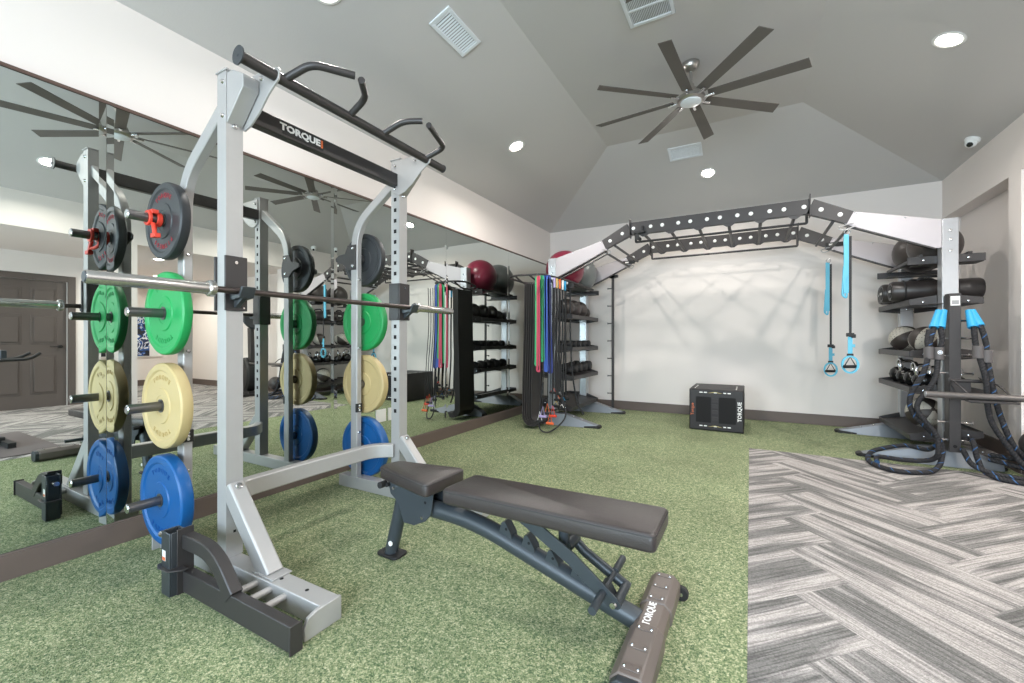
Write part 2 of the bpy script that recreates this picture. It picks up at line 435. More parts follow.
# carpet: herringbone planks, one mesh, each plank with its own stretch of pattern
m = MB(); LN, WD = 0.96, 0.32; rnd = random.Random(11)
bm = m.bm; ang = math.radians(45)
ex = Vector((math.cos(ang), math.sin(ang), 0)); ey = Vector((-ex.y, ex.x, 0)); org = Vector((2.767, 2.215, 0))
def plank(u0, v0, horiz):
    c = [(u0, v0), (u0 + (LN if horiz else WD), v0), (u0 + (LN if horiz else WD), v0 + (WD if horiz else LN)), (u0, v0 + (WD if horiz else LN))]
    vs = [bm.verts.new(org + ex * a + ey * b) for a, b in c]
    if not any(2.0 < v.co.x < 12 and -4 < v.co.y < 7.8 for v in vs):
        for v in vs: bm.verts.remove(v)
        return
    f = bm.faces.new(vs); o1, o2 = rnd.uniform(0, 50), rnd.uniform(0, 50)
    for l in f.loops:
        d = l.vert.co - vs[0].co; a, b = d.dot(ex), d.dot(ey)
        l[m.uv].uv = ((a if horiz else b) + o1, (b if horiz else a) + o2)
N = 44
for i in range(-N, N):
    for j in range(-16, 16):
        # classic herringbone: step (WD,WD) per course, repeat offset (LN+... )
        u = i * WD + j * LN * 1.0 ; v = i * WD - j * LN * 1.0
        plank(u, v, True); plank(u - WD + 0.0, v + 0.0 , False) if False else plank(u + LN, v - LN + WD, False)
for co, no in (((3.042, 0, 0), (-1, 0, 0)), ((0, W0, 0), (0, -1, 0)), ((10.0, 0, 0), (1, 0, 0))):
    bmesh.ops.bisect_plane(bm, geom=bm.verts[:] + bm.edges[:] + bm.faces[:], plane_co=co, plane_no=no, clear_outer=True)
# cut along the turf edge (y 5.0 for x < 5.0) and at the far walls
bmesh.ops.bisect_plane(bm, geom=bm.verts[:] + bm.edges[:] + bm.faces[:], plane_co=(0, 5.0, 0), plane_no=(0, 1, 0))
bmesh.ops.bisect_plane(bm, geom=bm.verts[:] + bm.edges[:] + bm.faces[:], plane_co=(5.0, 0, 0), plane_no=(1, 0, 0))
bmesh.ops.bisect_plane(bm, geom=bm.verts[:] + bm.edges[:] + bm.faces[:], plane_co=(0, YB, 0), plane_no=(0, 1, 0), clear_outer=True)
kill = [f for f in bm.faces if f.calc_center_median().x < 5.0 and f.calc_center_median().y > 5.0]
bmesh.ops.delete(bm, geom=kill, context='FACES')
for f in bm.faces:
    f.normal_update()
    if f.normal.z < 0: f.normal_flip()
me = bpy.data.meshes.new('floor_carpet'); bm.to_mesh(me); bm.free(); me.materials.append(M_CARPET)
o = bpy.data.objects.new('floor_carpet', me); COL.objects.link(o); o.location.z = 0.002
tag(o, 'grey streaked carpet planks laid in a herringbone', None, None, 'structure')

m = MB(); m.box(-0.2, 0, W0, YB + 0.2, -0.012, HC + 0.1); m.box(0, .042, W0, YB, 0, 2.371); struct('wall_left', m, M_WALL, 'white wall carrying the mirrors')
m = MB(); m.box(0, X1 + 0.3, YB, YB + 0.2, -0.012, HC + 0.1); struct('wall_back', m, M_WALL, 'white back wall behind the rig')
# right wall: header, pier, recess, and piers of the openings
m = MB()
m.box(X1, X1 + 0.16, W0, YB, 2.53, HC + 0.1)
m.box(X1, X1 + 0.30, 5.16, 5.36, -0.012, 2.53)
m.box(X1 + 0.155, X1 + 0.30, 5.36, YB, -0.012, 2.53)
m.box(X1, X1 + 0.30, 2.53, 2.82, -0.012, 2.53)
struct('wall_right', m, M_WALL, 'white wall with header, pier and shallow recess')
m = MB()   # alcove shell
m.box(7.2, 7.35, W0, 1.70, -0.012, 2.53); m.box(7.2, 7.35, 2.64, 3.40, -0.012, 2.53); m.box(7.2, 7.35, 1.70, 2.64, 2.09, 2.53)
m.box(X1 + 0.30, 10.1, 5.5, 5.65, -0.012, 2.53); m.box(10.0, 10.15, 3.2, 5.5, -0.012, 2.53); m.box(7.35, 10.15, 3.25, 3.40, -0.012, 2.53)
struct('wall_alcove', m, M_WALL, 'white walls of the side room seen in the mirror')
m = MB(); m.box(X1 + 0.16, 10.15, W0, 5.65, 2.53, 2.60); struct('ceiling_alcove', m, M_WALL, 'low ceiling of the side room')
# front wall with two tall windows
m = MB(); 
m.box(-0.2, 0.15, W0 - 0.2, W0, -0.012, HC + .1); m.box(2.25, 2.65, W0 - 0.2, W0, -0.012, HC + .1); m.box(4.75, 7.2, W0 - 0.2, W0, -0.012, HC + .1)
m.box(0.15, 4.75, W0 - 0.2, W0, 2.6, HC + .1); m.box(0.15, 4.75, W0 - 0.2, W0, -0.012, 0.5)
struct('wall_front', m, M_WALL, 'white front wall with tall windows')
for i, x0 in enumerate((0.15, 2.65)):
    m = MB(); x1 = x0 + 2.1
    m.box(x0, x0 + .05, W0 - .1, W0 - .04, .5, 2.6); m.box(x1 - .05, x1, W0 - .1, W0 - .04, .5, 2.6)
    m.box(x0 + .05, x1 - .05, W0 - .1, W0 - .04, .5, .55); m.box(x0 + .05, x1 - .05, W0 - .1, W0 - .04, 2.55, 2.6)
    m.box((x0 + x1) / 2 - .02, (x0 + x1) / 2 + .02, W0 - .1, W0 - .04, .55, 2.55)
    struct('window_%d' % (i + 1), m, M_DOOR, 'tall dark framed window in the front wall')
# ceiling
m = MB(); q = lambda *c: m._f([m.bm.verts.new(p) for p in c])
q((0, W0, HC), (FX0, FY0, HF), (FX0, FY1, HF), (0, YB, HC)); q((0, YB, HC), (FX0, FY1, HF), (FX1, FY1, HF), (X1, YB, HC))
q((X1, YB, HC), (FX1, FY1, HF), (FX1, FY0, HF), (X1, W0, HC)); q((X1, W0, HC), (FX1, FY0, HF), (FX0, FY0, HF), (0, W0, HC))
q((FX0, FY0, HF), (FX1, FY0, HF), (FX1, FY1, HF), (FX0, FY1, HF))
struct('ceiling', m, M_CEIL, 'grey vaulted ceiling with a flat centre', sharp=5)
# baseboards
m = MB(); m.box(0.0425, 0.060, W0, YB, 0, 0.114); m.box(0.0425, 0.058, W0, YB, 0.114, 0.1235); struct('baseboard_left', m, M_BASE, bevel=0.003)
m = MB(); m.box(0.062, X1, YB - 0.016, YB, 0, 0.137); struct('baseboard_back', m, M_BASE, bevel=0.003)
m = MB(); m.box(X1 + .139, X1 + .155, 5.36, YB - .016, 0, .137); m.box(X1 - .016, X1, 5.16, 5.36, 0, .137); m.box(X1 - .016, X1, 2.53, 2.82, 0, .137)
m.box(X1, X1 + .3, 5.144, 5.16, 0, .137); m.box(X1, X1 + .3, 2.82, 2.836, 0, .137)
struct('baseboard_right', m, M_BASE, bevel=0.003)
m = MB(); m.box(X1 + .3, 10.0, 5.484, 5.5, 0, .137); m.box(9.984, 10.0, 3.4, 5.484, 0, .137); m.box(7.184, 7.2, 2.74, 3.4, 0, .137); m.box(7.184, 7.2, W0, 1.6, 0, .137)
struct('baseboard_alcove', m, M_BASE, bevel=0.003)
m = MB(); m.box(0, 0.054, W0, YB, 2.3715, 2.388); struct('trim_1', m, M_TRIMD, 'thin dark trim along the top of the mirrors')
# door
d = MB(); d.box(7.235, 7.275, 1.70, 2.64, 0, 2.09); 
dr = struct('door_1', d, M_DOOR, 'dark brown panelled door reflected in the mirror')
for j, (a, b) in enumerate(((1.82, 2.12), (2.22, 2.52))):
    for (z0, z1) in ((0.22, 0.86), (1.04, 1.52), (1.66, 1.96)):
        mm = MB(); mm.prism([(a, z0), (b, z0), (b, z1), (a, z1)], 'x', 7.228, 7.236)
        mm.prism([(a + .035, z0 + .035), (b - .035, z0 + .035), (b - .035, z1 - .035), (a + .035, z1 - .035)], 'x', 7.214, 7.229)
        sub(dr, 'door_panel', mm, M_DOOR, bevel=0.006)
mm = MB(); mm.cyl((7.235, 2.56, 1.0), (7.195, 2.56, 1.0), .028); mm.tube(fillet([(7.205, 2.56, 1.0), (7.18, 2.56, 1.0), (7.18, 2.43, 1.0)], .02), .009); sub(dr, 'door_handle', mm, M_BLACK)
m = MB(); m.box(7.18, 7.2, 1.60, 1.70, 0, 2.19); m.box(7.18, 7.2, 2.64, 2.74, 0, 2.19); m.box(7.18, 7.2, 1.70, 2.64, 2.09, 2.19)
struct('trim_2', m, M_DOOR, 'dark casing around the panelled door', bevel=0.004)

# mirrors with bevelled borders
def mirror(y0, y1, label):
    m = MB(); z0, z1, b, t, e = 0.124, 2.371, 0.030, 0.050, 0.0011
    c = lambda x, y, z: m.bm.verts.new((x, y, z))
    A = [c(.0425, y, z) for y, z in ((y0, z0), (y1, z0), (y1, z1), (y0, z1))]
    B = [c(t - e, y, z) for y, z in ((y0, z0), (y1, z0), (y1, z1), (y0, z1))]
    C = [c(t, y, z) for y, z in ((y0 + b, z0 + .004), (y1 - b, z0 + .004), (y1 - b, z1 - .004), (y0 + b, z1 - .004))]
    m._f(A[::-1]); m._f(C)
    for i in range(4):
        m._f([A[i], A[(i+1) % 4], B[(i+1) % 4], B[i]]); m._f([B[i], B[(i+1) % 4], C[(i+1) % 4], C[i]])
    o = m.build('wall_mirror', M_MIRROR, sharp=0.5)
    for p in o.data.polygons: p.use_smooth = False
    tag(o, label, 'mirror', 'wall mirrors on the left wall')
ys = (-2.02, -0.54, 0.930, 2.355, 3.845, 5.265, 6.80)
labs = (None, 'tall wall mirror at the left edge of the view, reflecting the dark panelled door', 'tall wall mirror directly behind the silver power rack, second from the left',
        'tall wall mirror with two white outlet plates near its bottom', 'tall wall mirror reflecting the red and grey exercise balls',
        'tall wall mirror at the back corner, behind the hanging mats')
for i in range(1, 6): mirror(ys[i] + .0008, ys[i+1] - .0008, labs[i])
for y0, lb in ((2.85, 'white outlet cover on the mirror, the nearer of the pair'), (3.0, 'white outlet cover on the mirror, the farther of the pair')):
    m = MB(); m.box(.0502, .056, y0 - .045, y0 + .078, .347, .465)
    o = m.build('outlet_cover', M_WPLAST, bevel=.002); tag(o, lb, 'outlet', 'outlet covers on the mirror')

# ---------------------------------------------------------------- ceiling fittings
def plane_frame(c, n, hint=(0, 1, 0)):
    n = Vector(n).normalized(); y = Vector(hint); y = (y - n * y.dot(n)).normalized(); x = y.cross(n)
    return Matrix(((x.x, y.x, n.x, c[0]), (x.y, y.y, n.y, c[1]), (x.z, y.z, n.z, c[2]), (0, 0, 0, 1)))
nL, nR, nB, nF = (.36, 0, -1), (-.36, 0, -1), (0, -.333, -1), (0, 0, -1)
zL = lambda x: HC + .36 * x
def can(x, y, z, n, label, pw=1.0):
    t = thing('recessed_light', label, 'ceiling light', (x, y, z), 'recessed ceiling lights')
    n = Vector(n).normalized(); c = Vector((x, y, z))
    m = MB(); m.lathe([(.071, .001), (.092, .001), (.095, .006), (.080, .010), (.071, .006), (.071, .001)], c, n, 32); m.build('trim_ring', M_WPLAST, t)
    m = MB(); m.lathe([(.0, .0045), (.070, .0045), (.070, .002), (.0, .002)], c, n, 32); m.build('lens', M_CAN, t)
    rot = n.to_track_quat('-Z', 'Y').to_euler()
    area('downlight', c + n * .014, rot, .11, CAN_W * pw, (1.0, .955, .90), None, 165)
for x, y, s, lb in ((.785, 4.15, 'L', 'lit recessed ceiling light on the left slope above the pull-up bar'),
                    (2.58, 6.0, 'B', 'lit recessed ceiling light on the back slope under the fan'),
                    (4.285, 4.155, 'R', 'lit recessed ceiling light at the upper right of the ceiling'),
                    (4.33, 1.73, 'R', 'lit recessed ceiling light seen in the left mirror'),
                    (.785, 1.73, 'L', 'lit recessed ceiling light above the power rack, outside the frame'), (4.236, -.8, 'R', 'lit recessed ceiling light on the right slope behind the camera')):
    if s == 'L': can(x, y, zL(x), nL, lb, .32 if y < 2 else .95)
    elif s == 'R': can(x, y, HC + (X1 - x) * .36, nR, lb, 1.0)
    else: can(x, y, HC + (YB - y) * .3333, nB, lb, .62)
for x, y in ((6.1, 3.5), (6.1, 0.6), (8.5, 4.4)):
    can(x, y, 2.529, nF, 'lit recessed light in the low side room ceiling at %s' % {3.5: 'its middle', .6: 'its front', 4.4: 'its far end'}[y])

def vent(c, n, sx, sy, hint, label, nsl, div=False):
    F = plane_frame(c, n, hint); t = thing('ceiling_vent', label, 'air vent', c)
    fr = .028
    m = MB()
    for a, b, d, e in ((-sx/2, sx/2, -sy/2, -sy/2+fr), (-sx/2, sx/2, sy/2-fr, sy/2), (-sx/2, -sx/2+fr, -sy/2+fr, sy/2-fr), (sx/2-fr, sx/2, -sy/2+fr, sy/2-fr)): m.box(a, b, d, e, .0005, .012, F)
    if div: m.box(-.01, .01, -sy/2+fr, sy/2-fr, .0005, .010, F)
    m.build('frame', M_WHITE, t, bevel=.003)
    m = MB(); m.box(-sx/2+fr, sx/2-fr, -sy/2+fr, sy/2-fr, .0005, .002, F); m.build('backing', M_GREYP, t)
    m = MB(); L = sy - 2*fr
    for k in range(nsl):
        y = -sy/2 + fr + L * (k + .5) / nsl
        m.box(-sx/2+fr, sx/2-fr, y - L/nsl*.30, y + L/nsl*.20, .004, .0065, F @ Matrix.Translation((0, y, .005)) @ Matrix.Rotation(.5, 4, 'X') @ Matrix.Translation((0, -y, -.005)))
    m.build('louvres', M_WHITE, t)
vent((1.145, 2.555, zL(1.145)), nL, .185, .405, (0, 1, 0), 'white slatted vent on the left slope above the pull-up bar', 15)
vent((2.41, 3.15, HF), nF, .33, .33, (1, 0, 0), 'large square white return vent beside the fan mount', 24, True)
vent((2.36, 5.56, HC + (YB - 5.56) * .3333), nB, .38, .23, (0, 1, 0), 'small white vent on the back slope below the fan', 14)

def fan(cx, cy, label, off=-5):
    t = thing('ceiling_fan', label, 'ceiling fan', (cx, cy, HF), 'large eight blade ceiling fans')
    m = MB(); m.lathe([(.0, 0), (.07, 0), (.07, -.012), (.066, -.035), (.05, -.060), (.022, -.075), (0, -.075)], (cx, cy, HF), seg=32); m.build('canopy', M_NICKEL, t)
    m = MB(); m.cyl((cx, cy, HF - .07), (cx, cy, 3.30), .013); m.build('downrod', M_NICKEL, t)
    m = MB(); m.lathe([(0, .13), (.03, .13), (.032, .10), (.065, .085), (.075, .05), (.10, .035), (.115, .02), (.115, -.005), (.100, -.018), (0, -.018)], (cx, cy, 3.20), seg=36); m.build('motor_housing', M_NICKEL, t)
    m = MB(); m.lathe([(0, -.016), (.085, -.016), (.085, -.024), (.06, -.034), (0, -.037)], (cx, cy, 3.20), seg=32); m.build('hub_cap', M_LENSG, t)
    for k in range(8):
        a = math.radians(off + 45 * k); R = Matrix.Translation((cx, cy, 3.215)) @ Matrix.Rotation(a, 4, 'Z') @ Matrix.Rotation(math.radians(-13), 4, 'X')
        m = MB(); w = .052
        m.prism([(.14, -w*.85), (.845, -w*1.05), (.865, w*.95), (.14, w*.85)], 'z', -.003, .003, R)
        b = m.build('blade', M_BLADE, t, bevel=.0015)
        m = MB(); R2 = Matrix.Translation((cx, cy, 3.205)) @ Matrix.Rotation(a, 4, 'Z')
        m.box(.09, .19, -.012, .012, -.012, 0.0, R2); sub(b, 'blade_bracket', m, M_CHROME, bevel=.003)
fan(2.6, 4.0, 'eight blade brushed nickel ceiling fan at the top centre')
fan(2.66, 1.84, 'eight blade ceiling fan seen only in the left mirror', 16)

t = thing('security_camera', 'white dome security camera on the right ceiling slope', 'security camera', (4.927, 5.67, 3.013))
cc = Vector((4.90, 5.67, HC + (X1 - 4.90) * .36)); n = Vector(nR).normalized()
m = MB(); m.lathe([(0, 0), (.055, 0), (.058, .02), (.05, .035), (0, .035)], cc, n, 28); m.build('base', M_WPLAST, t)
m = MB(); m.ball(cc + n * .04, .045, 20); m.build('dome', M_WPLAST, t)
m = MB(); m.lathe([(0, .0), (.024, 0), (.02, .012), (0, .014)], cc + n * .055 + Vector((-.012, -.026, -.008)), (-.45, -1, -.55), 16); m.build('lens', M_BLACKG, t)

# ---------------------------------------------------------------- power rack
YN, YFR = 1.105, 2.228
PX, PZ = .450, (1.722, 1.247, .773, .292)
t = rack = thing('power_rack', 'tall silver power rack with pull-up bar standing in front of the mirrors', 'power rack', (0.95, 1.65, 0))
for y, near in ((YN, True), (YFR, False)):
    s = 1 if near else -1
    yq = y + (.011 if near else -.017); PX = .450 if near else .490
    m = MB(); m.box(.873, .949, y - .038, y + .038, .089, 2.368)
    m.mi = 1
    z = .60
    while z < 2.1:
        if not 1.23 < z < 1.51 and not near: m.box(.898, .922, y - .0384, y + .0384, z, z + .026)
        z += .074
    for z in (.35, .2): m.box(.9495, .9497, y - .006, y + .006, z, z + .012)
    m.mi = 0
    u = m.build('upright', [M_SILV, M_HOLE], t, bevel=.004)
    m = MB(); m.box(.866, .960, y - .044, y + .044, 2.368, 2.376); sub(u, 'upright_cap', m, M_SILV, bevel=.002)
    # base rail with end plates
    ry0, ry1 = (1.052, 1.138) if near else (2.185, 2.266)
    m = MB(); m.box(.33, 1.640, ry0, ry1, 0, .088)
    rl = m.build('base_rail', M_SILV, t, bevel=.004)
    if near:
        m = MB(); m.prism([(ry1, 0), (ry1, .092), (1.03, .092), (.992, .08), (.976, .05), (.976, .0)], 'x', 1.640, 1.656)
        m.box(.318, .33, 1.02, ry1, 0, .092); sub_each(rl, 'end_plate', m, M_SILV, bevel=.003)
        m = MB(); 
        for x in (1.22, 1.32, 1.42): m.cyl((x, 1.054, .062), (x, .950, .062), .014)
        sub_each(rl, 'spacer_rod', m, M_SILV)
    m = MB(); m.mi = 0
    for x in (1.33, 1.50): m.cyl((x, (ry0+ry1)/2, .088), (x, (ry0+ry1)/2, .0895), .008)
    sub_each(rl, 'bolt_hole', m, M_HOLE)
    # front brace and foot plate
    m = MB(); m.rtube([(.935, y, .415), (1.245, y, .075)], .074, .082, (1, 0, .8)); 
    b = m.build('front_brace', M_SILV, t, bevel=.003)
    m = MB(); m.box(1.17, 1.32, y - .045, y + .045, .089, .095); sub(b, 'brace_foot', m, M_SILV, bevel=.002)
    m = MB(); m.lathe([(0, .012), (.012, .010), (.017, .0), (.017, -.002), (0, -.002)], (.985, y, .425), (1, 0, .8), 16); sub_each(b, 'bolt', m, M_CHROME)
    # rear storage post rising into the slanted arm
    m = MB(); m.rtube(fillet([(.885, y, 2.235), (PX + .005, yq, 1.955), (PX, yq, .088)], .16, 8), .044, .066, (1, 0, 0.001))
    sp = m.build('storage_post', M_SILV, t)
    m = MB()
    for z in (1.56, 1.05, .60, .42): m.lathe([(0, .008), (.009, .006), (.012, 0), (0, -.001)], (PX + .034, yq, z), (1, 0, 0), 12)
    sub_each(sp, 'bolt', m, M_CHROME)
    # wall side hook plate
    yy = (yq - .034, yq - .023)
    m = MB(); m.prism([(PX + a_, 1.12 + (b_ - 1.12) * 1.03) for a_, b_ in ((-.023, 1.80), (.032, 1.80), (.032, 1.62), (-.053, 1.62), (-.103, 1.665), (-.183, 1.690), (-.188, 1.715), (-.153, 1.735), (-.083, 1.742), (-.053, 1.80))], 'y', yy[0], yy[1])
    hk = m.build('hook_plate', M_DARK, t, bevel=.003)
    m = MB()
    for z in (1.795, 1.665): m.lathe([(0, -.008), (.010, -.006), (.013, 0), (0, .001)], (PX + .002, yy[0], z), (0, 1, 0), 12)
    sub_each(hk, 'bolt', m, M_CHROME)
    m = MB(); m.box(PX + .022, PX + .0395, yq - .026, yq + .026, .57, .635)
    bk = m.build('clamp_block', M_BLACK, t, bevel=.003)
    m = MB()
    for z in (.585, .62): m.lathe([(0, .004), (.006, .003), (.007, 0), (0, -.001)], (PX + .0395, yq, z), (1, 0, 0), 10)
    sub_each(bk, 'screw', m, M_WPLAST)
    # weight pegs
    for z in PZ:
        m = MB(); y0 = yq - s * .020; y1 = y0 - s * (.222 if near else .235)
        m.cyl((PX, y0, z), (PX, y1, z), .0235); m.cyl((PX, y0, z), (PX, y0 - s * (.028 if near else .034), z), .034)
        pg = m.build('weight_peg', M_PEG, t)
        m = MB(); m.cyl((PX, y1, z), (PX, y1 - s * .004, z), .0225, .018); sub(pg, 'peg_cap', m, M_CHROME)
    # head bracket: flared box and triangular side plate to the pull-up bar
    m = MB(); m.prism([(.949, 2.10), (.949, 2.335), (1.0, 2.332), (1.085, 2.290), (1.085, 2.235)], 'y', y - .036, y + .036, Matrix.Translation((0, 0, .024)))
    hb = m.build('head_bracket', M_SILV, t, bevel=.003)
    yp = y + s * .044
    m = MB(); m.prism([(.895, 2.115), (.955, 2.090), (1.01, 2.105), (1.08, 2.150), (1.15, 2.215), (1.225, 2.262), (1.236, 2.300), (1.222, 2.318), (1.16, 2.322), (1.10, 2.332), (.895, 2.335)], 'y', yp - .005, yp + .005, Matrix.Translation((0, 0, .024)))
    sub(hb, 'side_plate', m, M_SILV, bevel=.002)
    m = MB()
    for x, z in ((.92, 2.324), (.92, 2.164), (1.10, 2.324)): m.lathe([(0, .012), (.009, .010), (.013, 0), (0, -.001)], (x, yp + s * .005, z), (0, s, 0), 12); m.lathe([(0, .010), (.008, .008), (.012, 0), (0, -.001)], (x, y - s * .038 if x < 1 else yp - s * .005, z), (0, -s, 0), 12)
    m.lathe([(0, .014), (.010, .011), (.014, 0), (0, -.001)], (.949, y, 2.12), (1, 0, 0), 12)
    sub_each(hb, 'bolt', m, M_CHROME)
    # hook for the barbell
    m = MB()
    m.box(.950, .962, y - .048, y + .052, 1.248, 1.505); m.box(.860, .872, y - .048, y + .052, 1.248, 1.505)
    if near: m.box(.872, .950, y + .040, y + .052, 1.248, 1.505)
    else: m.box(.872, .950, y - .050, y - .0385, 1.248, 1.505)
    jc = m.build('bar_hook', M_DARK, t, bevel=.003)
    m = MB(); m.prism([(.962, 1.298), (.985, 1.296), (1.045, 1.304), (1.070, 1.352), (1.057, 1.357), (1.037, 1.322), (.985, 1.3218), (.962, 1.332)], 'y', y - .030, y + .034); m.prism([(.962, 1.262), (.975, 1.262), (1.04, 1.306), (.962, 1.300)], 'y', y - .012, y + .012)
    sub(jc, 'hook_lip', m, M_DARK2, bevel=.003)
    m = MB(); m.cyl((.9625, y, 1.475), (.966, y, 1.475), .008); m.cyl((.9625, y + .035, 1.262), (.9645, y + .035, 1.262), .004); sub_each(jc, 'screw', m, M_CHROME)
# low stabiliser, rear-bowed
m = MB(); m.rtube(fillet([(.900, YN + .036, .345), (.79, YN + .10, .345), (.775, 1.6, .342), (.775, YFR - .13, .338), (.895, YFR - .036, .338)], .09, 6), .062, .090)
m.build('stabiliser_tube', M_SILV, t)
# upper cross member with lettering plate
m = MB(); m.rtube([(.915, YN + .038, 2.222), (.915, YFR - .038, 2.222)], .056, .088)
cm = m.build('cross_member', M_DARK, t, bevel=.002)
m = MB(); m.box(.9435, .9465, 1.345, 1.59, 2.193, 2.257)
m.build('logo_plate', M_BLACK, t, bevel=.001)
text('TORQUE', .048, (.9475, 1.448, 2.2255), (0, 1, 0), (0, 0, 1), M_WHITET, t, 'logo_lettering', .0006, .0022, 1.22)
m = MB(); m.box(.9466, .9475, 1.572, 1.584, 2.204, 2.247); m.build('logo_mark', M_ORANGE, t)
# pull-up bar with four angled grips
m = MB(); m.cyl((1.2, .99, 2.309), (1.2, 2.350, 2.309), .0245, seg=24)
pb = m.build('pull_up_bar', M_DARK, t)
m = MB()
for y in (.984, 2.350): m.lathe([(0, 0), (.040 if y < 1 else .027, 0), (.040 if y < 1 else .027, .006), (0, .006)], (1.2, y, 2.309), (0, 1, 0), 24)
m.cyl((1.2, .982, 2.309), (1.2, .9835, 2.309), .006)
sub_each(pb, 'end_disc', m, M_DARK2)
for yr, yb_, yt in ((1.19, 1.240, 1.400), (1.555, 1.558, 1.440), (1.79, 1.828, 1.885), (2.165, 2.215, 1.938)):
    m = MB(); m.tube(fillet([(1.205, yr, 2.314), (1.325, yb_, 2.376), (1.425, yt, 2.378)], .05, 6), .0175, 14)
    m.build('grip', M_DARK, t)
# docking frame lying beside the base rail
m = MB(); m.box(.86, 1.64, .927, .968, .004, .098); dk = m.build('docking_frame', M_DARK, t, bevel=.004); dk.location += Vector((.030, -.016, 0))
m = MB(); m.box(1.64, 1.648, .920, .970, 0.0, .104); sub(dk, 'end_plate', m, M_DARK, bevel=.002)
m = MB()
for a, b, c, d in ((.797, .873, .880, .886), (.797, .873, .940, .946), (.797, .803, .886, .940), (.867, .873, .886, .940)): m.box(a, b, c, d, .0, .275)
sub(dk, 'socket_tube', m, M_DARK2, bevel=.003)
m = MB(); m.prism([(.765, .905), (.775, .875), (.81, .860), (.89, .866), (.925, .90), (.93, .926), (.873, .927), (.873, .880), (.797, .880), (.797, .946), (.775, .94)], 'z', .118, .124); sub(dk, 'collar_plate', m, M_DARK, bevel=.002)
m = MB(); m.rtube(fillet([(.873, .948, .225), (1.10, .948, .225), (1.245, .948, .085)], .13, 8), .048, .064); sub(dk, 'arched_handle', m, M_DARK)
m = MB(); m.box(.874, .880, .905, .970, .0, .285); sub(dk, 'back_plate', m, M_DARK, bevel=.002)
m = MB(); m.cyl((.797, .910, .235), (.755, .910, .235), .010); m.cyl((.755, .910, .235), (.728, .910, .235), .014); sub(dk, 'pop_pin', m, M_CHROME)
m = MB(); m.box(.808, .838, .8793, .8799, .150, .195); sub(dk, 'warning_sticker', m, M_WPLAST)
m = MB(); m.box(.810, .836, .8788, .8793, .152, .166); sub(dk, 'sticker_mark', m, M_ORANGE)

# bumper plates on the pegs
def plate(y_back, sgn, z, r, th, mt, label, tmat, txt=None, ttmat=None):
    PX = .450 if sgn > 0 else .490
    yb, yf = y_back, y_back - sgn * th           # back face to visible face
    t = thing('bumper_plate', label, 'weight plate', (PX, (yb + yf) / 2, z), 'bumper plates on the power rack')
    c = (PX, yf, z); ax = (0, sgn, 0)
    prof = [(.0255, .002), (.052, .002), (.054, .0), (.088, .0), (.092, .005), (r * .80, .005), (r * .84, -.002), (r * .955, -.002), (r * .99, .004), (r, .012), (r, th - .012), (r * .99, th - .004), (r * .955, th + .0), (r * .84, th + .0), (r * .8, th - .006), (.09, th - .006), (.085, th), (.0255, th), (.0255, .002)]
    m = MB(); m.lathe(prof, c, ax, 64); m.build('disc', mt, t, sharp=25)
    m = MB(); m.lathe([(.0245, .001), (.034, .001), (.034, -.002), (.0245, -.002), (.0245, .001)], c, ax, 32); m.build('steel_ring', M_PEG, t)
    yl = yf + sgn * .0035
    if txt:
        for a0, body in ((PI * .5, txt[0]), (-PI * .5, txt[1])):
            nb = len(body); lets = []
            for i, ch in enumerate(body):
                a = a0 - sgn * (i - (nb - 1) / 2) * .23 if a0 > 0 else a0 - sgn * (i - (nb - 1) / 2) * .23
                rr = r * .665
                p = (PX + sgn * 0 + rr * math.cos(a), yl, z + rr * math.sin(a))
                Yv = (math.cos(a), 0, math.sin(a)); Xv = (sgn * math.sin(a), 0, -sgn * math.cos(a))
                lets.append(text_mesh(ch, .034, p, Xv, Yv, .0008, 0.0))
            text_obj(lets, ttmat, t, 'embossed_lettering')
    return t
NB, FB = YN - .042, YFR + .041
LT = ('TORQUE', 'TORQUE')
def plate_set():
    pb = plate(NB, 1, PZ[0], .197, .046, M_PBLACK, 'black bumper plate on the top peg of the near rack post, under a red collar', None, ('TORQUE', 'FITNESS'), M_REDT)
    plate(NB, 1, PZ[1], .215, .044, M_GREEN, 'green bumper plate on the near rack post, between black and tan plates', None, LT, mat('green_emboss', (24, 140, 74), .5))
    plate(NB, 1, PZ[2], .220, .054, M_TAN, 'tan bumper plate on the near rack post, between green and blue plates', None, LT, mat('tan_emboss', (190, 164, 108), .5))
    plate(NB, 1, PZ[3], .228, .058, M_BLUE, 'blue bumper plate on the lowest peg of the near rack post', None, LT, mat('blue_emboss', (16, 76, 146), .5))
    plate(FB, -1, PZ[0], .202, .050, M_PBLACK, 'black bumper plate on the top peg of the far rack post', None)
    plate(FB, -1, PZ[1], .221, .052, M_GREEN, 'green bumper plate on the far rack post, behind the barbell', None)
    plate(FB, -1, PZ[2], .223, .056, M_TAN, 'tan bumper plate on the far rack post, below the green one', None)
    plate(FB, -1, PZ[3], .229, .060, M_BLUE, 'blue bumper plate on the lowest peg of the far rack post', None)
plate_set()
PX = .450
t = thing('spring_collar', 'red plastic clamp collar on the black plate peg', 'barbell collar', (PX, 1.0, PZ[0]))
m = MB(); m.lathe([(.0245, 0), (.036, 0), (.036, .022), (.0245, .022), (.0245, 0)], (PX, .985, PZ[0]), (0, 1, 0), 24); m.lathe([(.0245, 0), (.038, 0), (.038, .014), (.0245, .014), (.0245, 0)], (PX, .950, PZ[0]), (0, 1, 0), 24)
m.box(PX - .033, PX + .033, .960, .99, PZ[0] + .022, PZ[0] + .042); m.build('clamp_ring', M_RED, t, bevel=.002)
q_ = lambda a, b, d: (PX - .523 + a, b + .01, PZ[0] - 1.70 + d)
